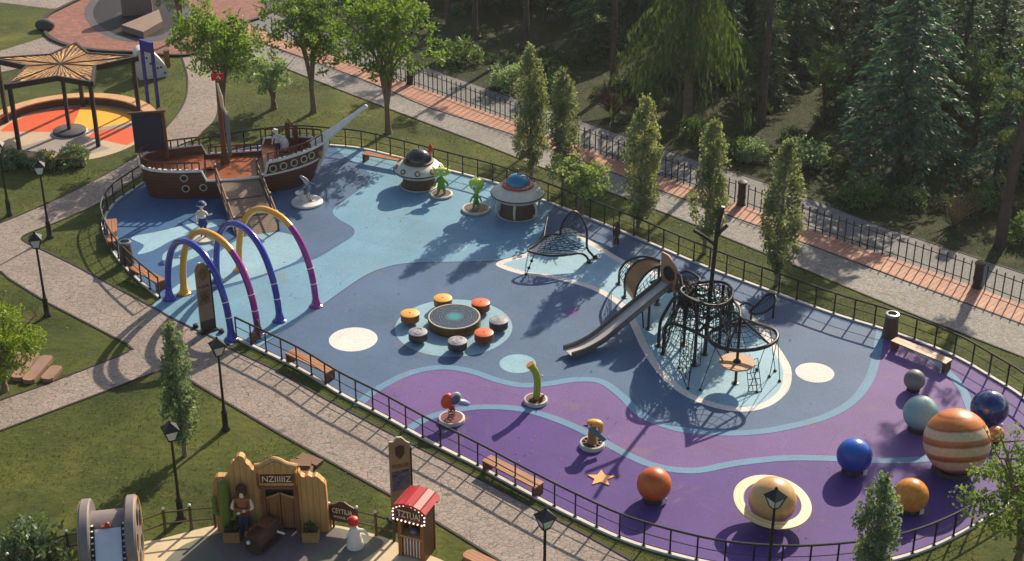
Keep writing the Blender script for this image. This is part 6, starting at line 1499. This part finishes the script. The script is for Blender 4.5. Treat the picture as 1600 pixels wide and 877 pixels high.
# --- shrubs near the pavilion and reel
sh = make_shrub(1.0, 1.45, 5, leafmat('pale silver green shrub', (96, 116, 80), (150, 164, 124), .35), 'round_shrub', 60, .18, 230)
for i, ((px, py), s_, lb) in enumerate([((20, 262), 1.0, 'grey green shrub at the left edge below the star pavilion'), ((68, 262), .85, 'grey green shrub in the middle of three below the star pavilion'), ((116, 256), .95, 'grey green shrub right of three below the star pavilion, under its front post'), ((52, 876), 1.28, 'dark green round shrub at bottom left behind the rail fence')]):
    o = sh if i == 0 else dup(sh); put(o, gnd(px, py), i * 1.7, lb, None, s_)
    if i == 3:
        o.children[1].data = o.children[1].data.copy(); o.children[1].data.materials[0] = leafmat('deep green shrub leaves', (44, 76, 40), (78, 108, 60), .3)
        
# --- forest
w_ = put(make_conifer(10.6, 4.3, 51, l_weep, 'weep', 'weeping_conifer', .33, 13, 7, m_bark, .28), gnd(1074, 190), .3, 'big weeping conifer with olive hanging branches, behind the middle poplar')
sp_t = put(make_conifer(11.5, 4.2, 57, l_spr, 'spruce', 'blue_spruce', .10, 20, 10), gnd(1404, 262), 1.1, 'tall blue green spruce with layered drooping branches, behind the iron fence')
pn = put(make_pine(13.2, 61, lean=.7), gnd(1562, 384), 0, 'tall bare trunked pine at the right edge of the forest front')
pn2 = put(make_pine(11.5, 66, tr=.26, low=False), gnd(1189, 196), 2, 'straight bare trunked pine left of the blue spruce')
pn3 = put(dup(pn2), gnd(957, 142), 4, 'thin bare trunked pine left of the weeping conifer', sc=.8)
put(dup(pn2), gnd(1338, 132), 1, 'dark leaning bare trunk in the light gap left of the spruce top', sc=(.9, .9, .95)).rotation_euler = (0, R(9), 1)
dup(pn2, gnd(822, 75), 5, 'bare trunk at the top edge behind the first poplar', sc=.8); dup(pn2, gnd(742, 62), .6, 'bare trunk at the top edge behind the pale shrub', sc=.75); dup(pn2, gnd(700, 40), 2.6, 'bare trunk at the top edge farthest left in the forest', sc=.7)
rh = make_shrub(1.35, 2.0, 71, l_rho, 'pale_shrub', 60, .2, 170)
for i, ((px, py), s_, lb) in enumerate([((1258, 262), 1.05, 'pale leaved shrub behind the rightmost poplar'), ((795, 140), 1.05, 'pale leaved shrub beyond the gravel path behind the leftmost poplar'), ((1180, 250), .8, 'pale leaved shrub left of the rightmost poplar, at the forest edge'), ((1345, 175), .95, 'pale leaved shrub deep left of the blue spruce')]):
    o = rh if i == 0 else dup(rh); put(o, gnd(px, py), i * 1.1, lb, 'pale shrubs at the forest edge', s_)
gs = make_shrub(1.25, 1.5, 75, l_shr, 'broad_leaved_shrub', 44, .26, 120, .35)
for i, ((px, py), s_, lb) in enumerate([((1345, 315), 1.1, 'mid green fern like shrub in front of the blue spruce'), ((1420, 320), .85, 'mid green shrub at the right foot of the blue spruce'), ((1085, 212), .95, 'mid green shrub at the foot of the weeping conifer'), ((1150, 245), .9, 'mid green shrub between weeping conifer and pale shrub'), ((720, 96), 1.3, 'mid green shrub beyond the gravel path, right of the tallest leafy tree'), ((1545, 322), 1.2, 'mid green shrub behind the pine trunk'), ((1600, 372), 1.0, 'mid green shrub at the right edge beside the pine trunk'), ((870, 150), .9, 'mid green shrub between the two left poplars')]):
    o = gs if i == 0 else dup(gs); put(o, gnd(px, py), i * .9, lb, 'green shrubs at the forest edge', s_)
m_tw = plain('straw coloured twigs', (140, 112, 76), .8, .25, 6); m_rtw = plain('dull red twigs', (92, 48, 40), .8, .25, 6)
put(make_bare(1.5, 1.6, 81, m_tw), gnd(1490, 352), 0, 'leafless straw coloured shrub at the forest edge left of the pine')
br_ = put(make_bare(1.5, 1.5, 83, m_rtw, n=60), gnd(958, 182), 0, 'leafless dull red shrub left of the weeping conifer'); put(dup(br_), gnd(1016, 190), 2, 'leafless dull red shrub just left of the weeping conifer trunk', sc=.7)
# deep forest: copies of a few kinds
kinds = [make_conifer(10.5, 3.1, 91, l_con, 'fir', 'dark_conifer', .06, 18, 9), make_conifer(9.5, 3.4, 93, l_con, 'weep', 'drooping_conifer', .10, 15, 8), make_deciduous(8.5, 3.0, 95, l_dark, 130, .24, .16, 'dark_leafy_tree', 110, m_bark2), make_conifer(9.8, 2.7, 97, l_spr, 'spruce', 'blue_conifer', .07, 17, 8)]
labs = ['dark pointed conifer standing deep in the shaded forest beyond the gravel path', 'drooping dark conifer standing deep in the shaded forest beyond the gravel path', 'dark broad leaved tree standing deep in the shaded forest beyond the gravel path', 'bluish layered conifer standing deep in the shaded forest beyond the gravel path']
rf_ = random.Random(5); o_l = Vector((-6.9, 91.5, 0)); d_l = Vector((.72, -.695, 0)); n_l = Vector((.695, .72, 0))
taken = [Vector(o.location) for o in COL.objects if o.parent is None and o.get('category') in ('tree',)]
used = [0] * 4; placed = []
for dd, step, smin in ((8.5, 5.6, 3.4), (12, 3.6, 2.8), (15.5, 3.4, 2.8), (19.5, 3.6, 3.0), (24.5, 4.0, 3.2), (30, 4.4, 3.4)):
    s_ = -14.0
    while s_ < 58:
        p = o_l + d_l * (s_ + rf_.uniform(-.8, .8)) + n_l * (dd + rf_.uniform(-1.3, 1.3)); s_ += step * rf_.uniform(.85, 1.2)
        if abs(p.x) > p.y * .335 + 5 or p.y > 124: continue
        if any((p - q).length < smin for q in placed) or any((p - q).length < 2.6 for q in taken if q.y > 60): continue
        pj = proj(p)
        if dd < 13 and (1320 < pj[0] < 1358 and 70 < pj[1] < 130): continue      # the sunny clearing
        placed.append(p); k = rf_.choice([0, 0, 1, 2, 2, 3]); sc_ = rf_.uniform(.74, 1.0) * (.72 if dd < 9 else .86 if dd < 13 else 1.0)
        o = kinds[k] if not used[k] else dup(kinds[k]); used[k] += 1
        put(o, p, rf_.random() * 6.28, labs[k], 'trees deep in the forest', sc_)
us = make_shrub(1.1, 1.2, 99, l_dark, 'low_dark_shrub', 34, .2, 130)
first = True
for i in range(95):
    p = o_l + d_l * rf_.uniform(-12, 56) + n_l * (rf_.uniform(3.2, 20) if i > 30 else rf_.uniform(3.4, 6))
    if abs(p.x) > p.y * .335 + 3 or p.y > 118: continue
    o = us if first else dup(us); first = False
    put(o, p, rf_.random() * 6.28, 'low dark shrub in the forest undergrowth beyond the gravel path', 'undergrowth shrubs', rf_.uniform(.5, 1.1))
# fallen leaves on the floor
NL_ = 1300; P = np.stack([RNG.uniform(-20, 21, NL_), RNG.uniform(41, 78, NL_), np.full(NL_, ZP + .03)], 1)
cl = np.array([noise.noise(Vector((x * .22, y * .22, 3))) for x, y in P[:, :2]]); P = P[(cl + RNG.normal(size=NL_) * .2) > .12]
D = RNG.normal(size=P.shape) * [1, 1, .12]; fo = leaves_obj('fallen_leaves', P, D, RNG.uniform(.05, .11, len(P)), .05, plain('dry fallen leaves', (150, 112, 62), .7, .35, 3), None); fo['kind'] = 'stuff'; fo['label'] = 'scattered dry leaves on the ground'
# grass tufts on the lawns that stand close to the camera
NT_ = 60000
xs = RNG.uniform(-26, 24, NT_ * 2); ys = RNG.uniform(38, 92, NT_ * 2)
def inside(poly, X, Y):
    ins = np.zeros(len(X), bool); n_ = len(poly)
    for i in range(n_):
        x1, y1 = poly[i][0], poly[i][1]; x2, y2 = poly[(i + 1) % n_][0], poly[(i + 1) % n_][1]
        c = ((y1 > Y) != (y2 > Y)) & (X < (x2 - x1) * (Y - y1) / ((y2 - y1) if y2 != y1 else 1e-9) + x1); ins ^= c
    return ins
bad = inside(base_poly, xs, ys) | inside(path_poly, xs, ys) | inside(cob_lo + gra_hi[::-1], xs, ys) | inside(circle_pts(gz, 4.9, 40), xs, ys)
pvp = gp([(140, 920), (215, 850), (345, 817), (515, 817), (585, 832), (690, 874), (730, 905), (640, 1010), (120, 1010)], 0, 3, True); bad |= inside(pvp, xs, ys) | inside(plz, xs, ys)
cl = np.array([noise.noise(Vector((x * .35, y * .35, 0))) for x, y in zip(xs, ys)]); bad |= (cl + RNG.normal(size=len(cl)) * .25 < -.05)
xs, ys = xs[~bad], ys[~bad]
P = np.stack([xs, ys, np.full(len(xs), .03)], 1); D = RNG.normal(size=P.shape) * .55 + [0, 0, .8]
gt = leaves_obj('grass_tufts', P, D, RNG.uniform(.06, .15, len(P)), .035, leafmat('grass blades', (70, 88, 26), (112, 122, 48), .35), None); gt['kind'] = 'stuff'; gt['label'] = 'short grass tufts on the lawns'
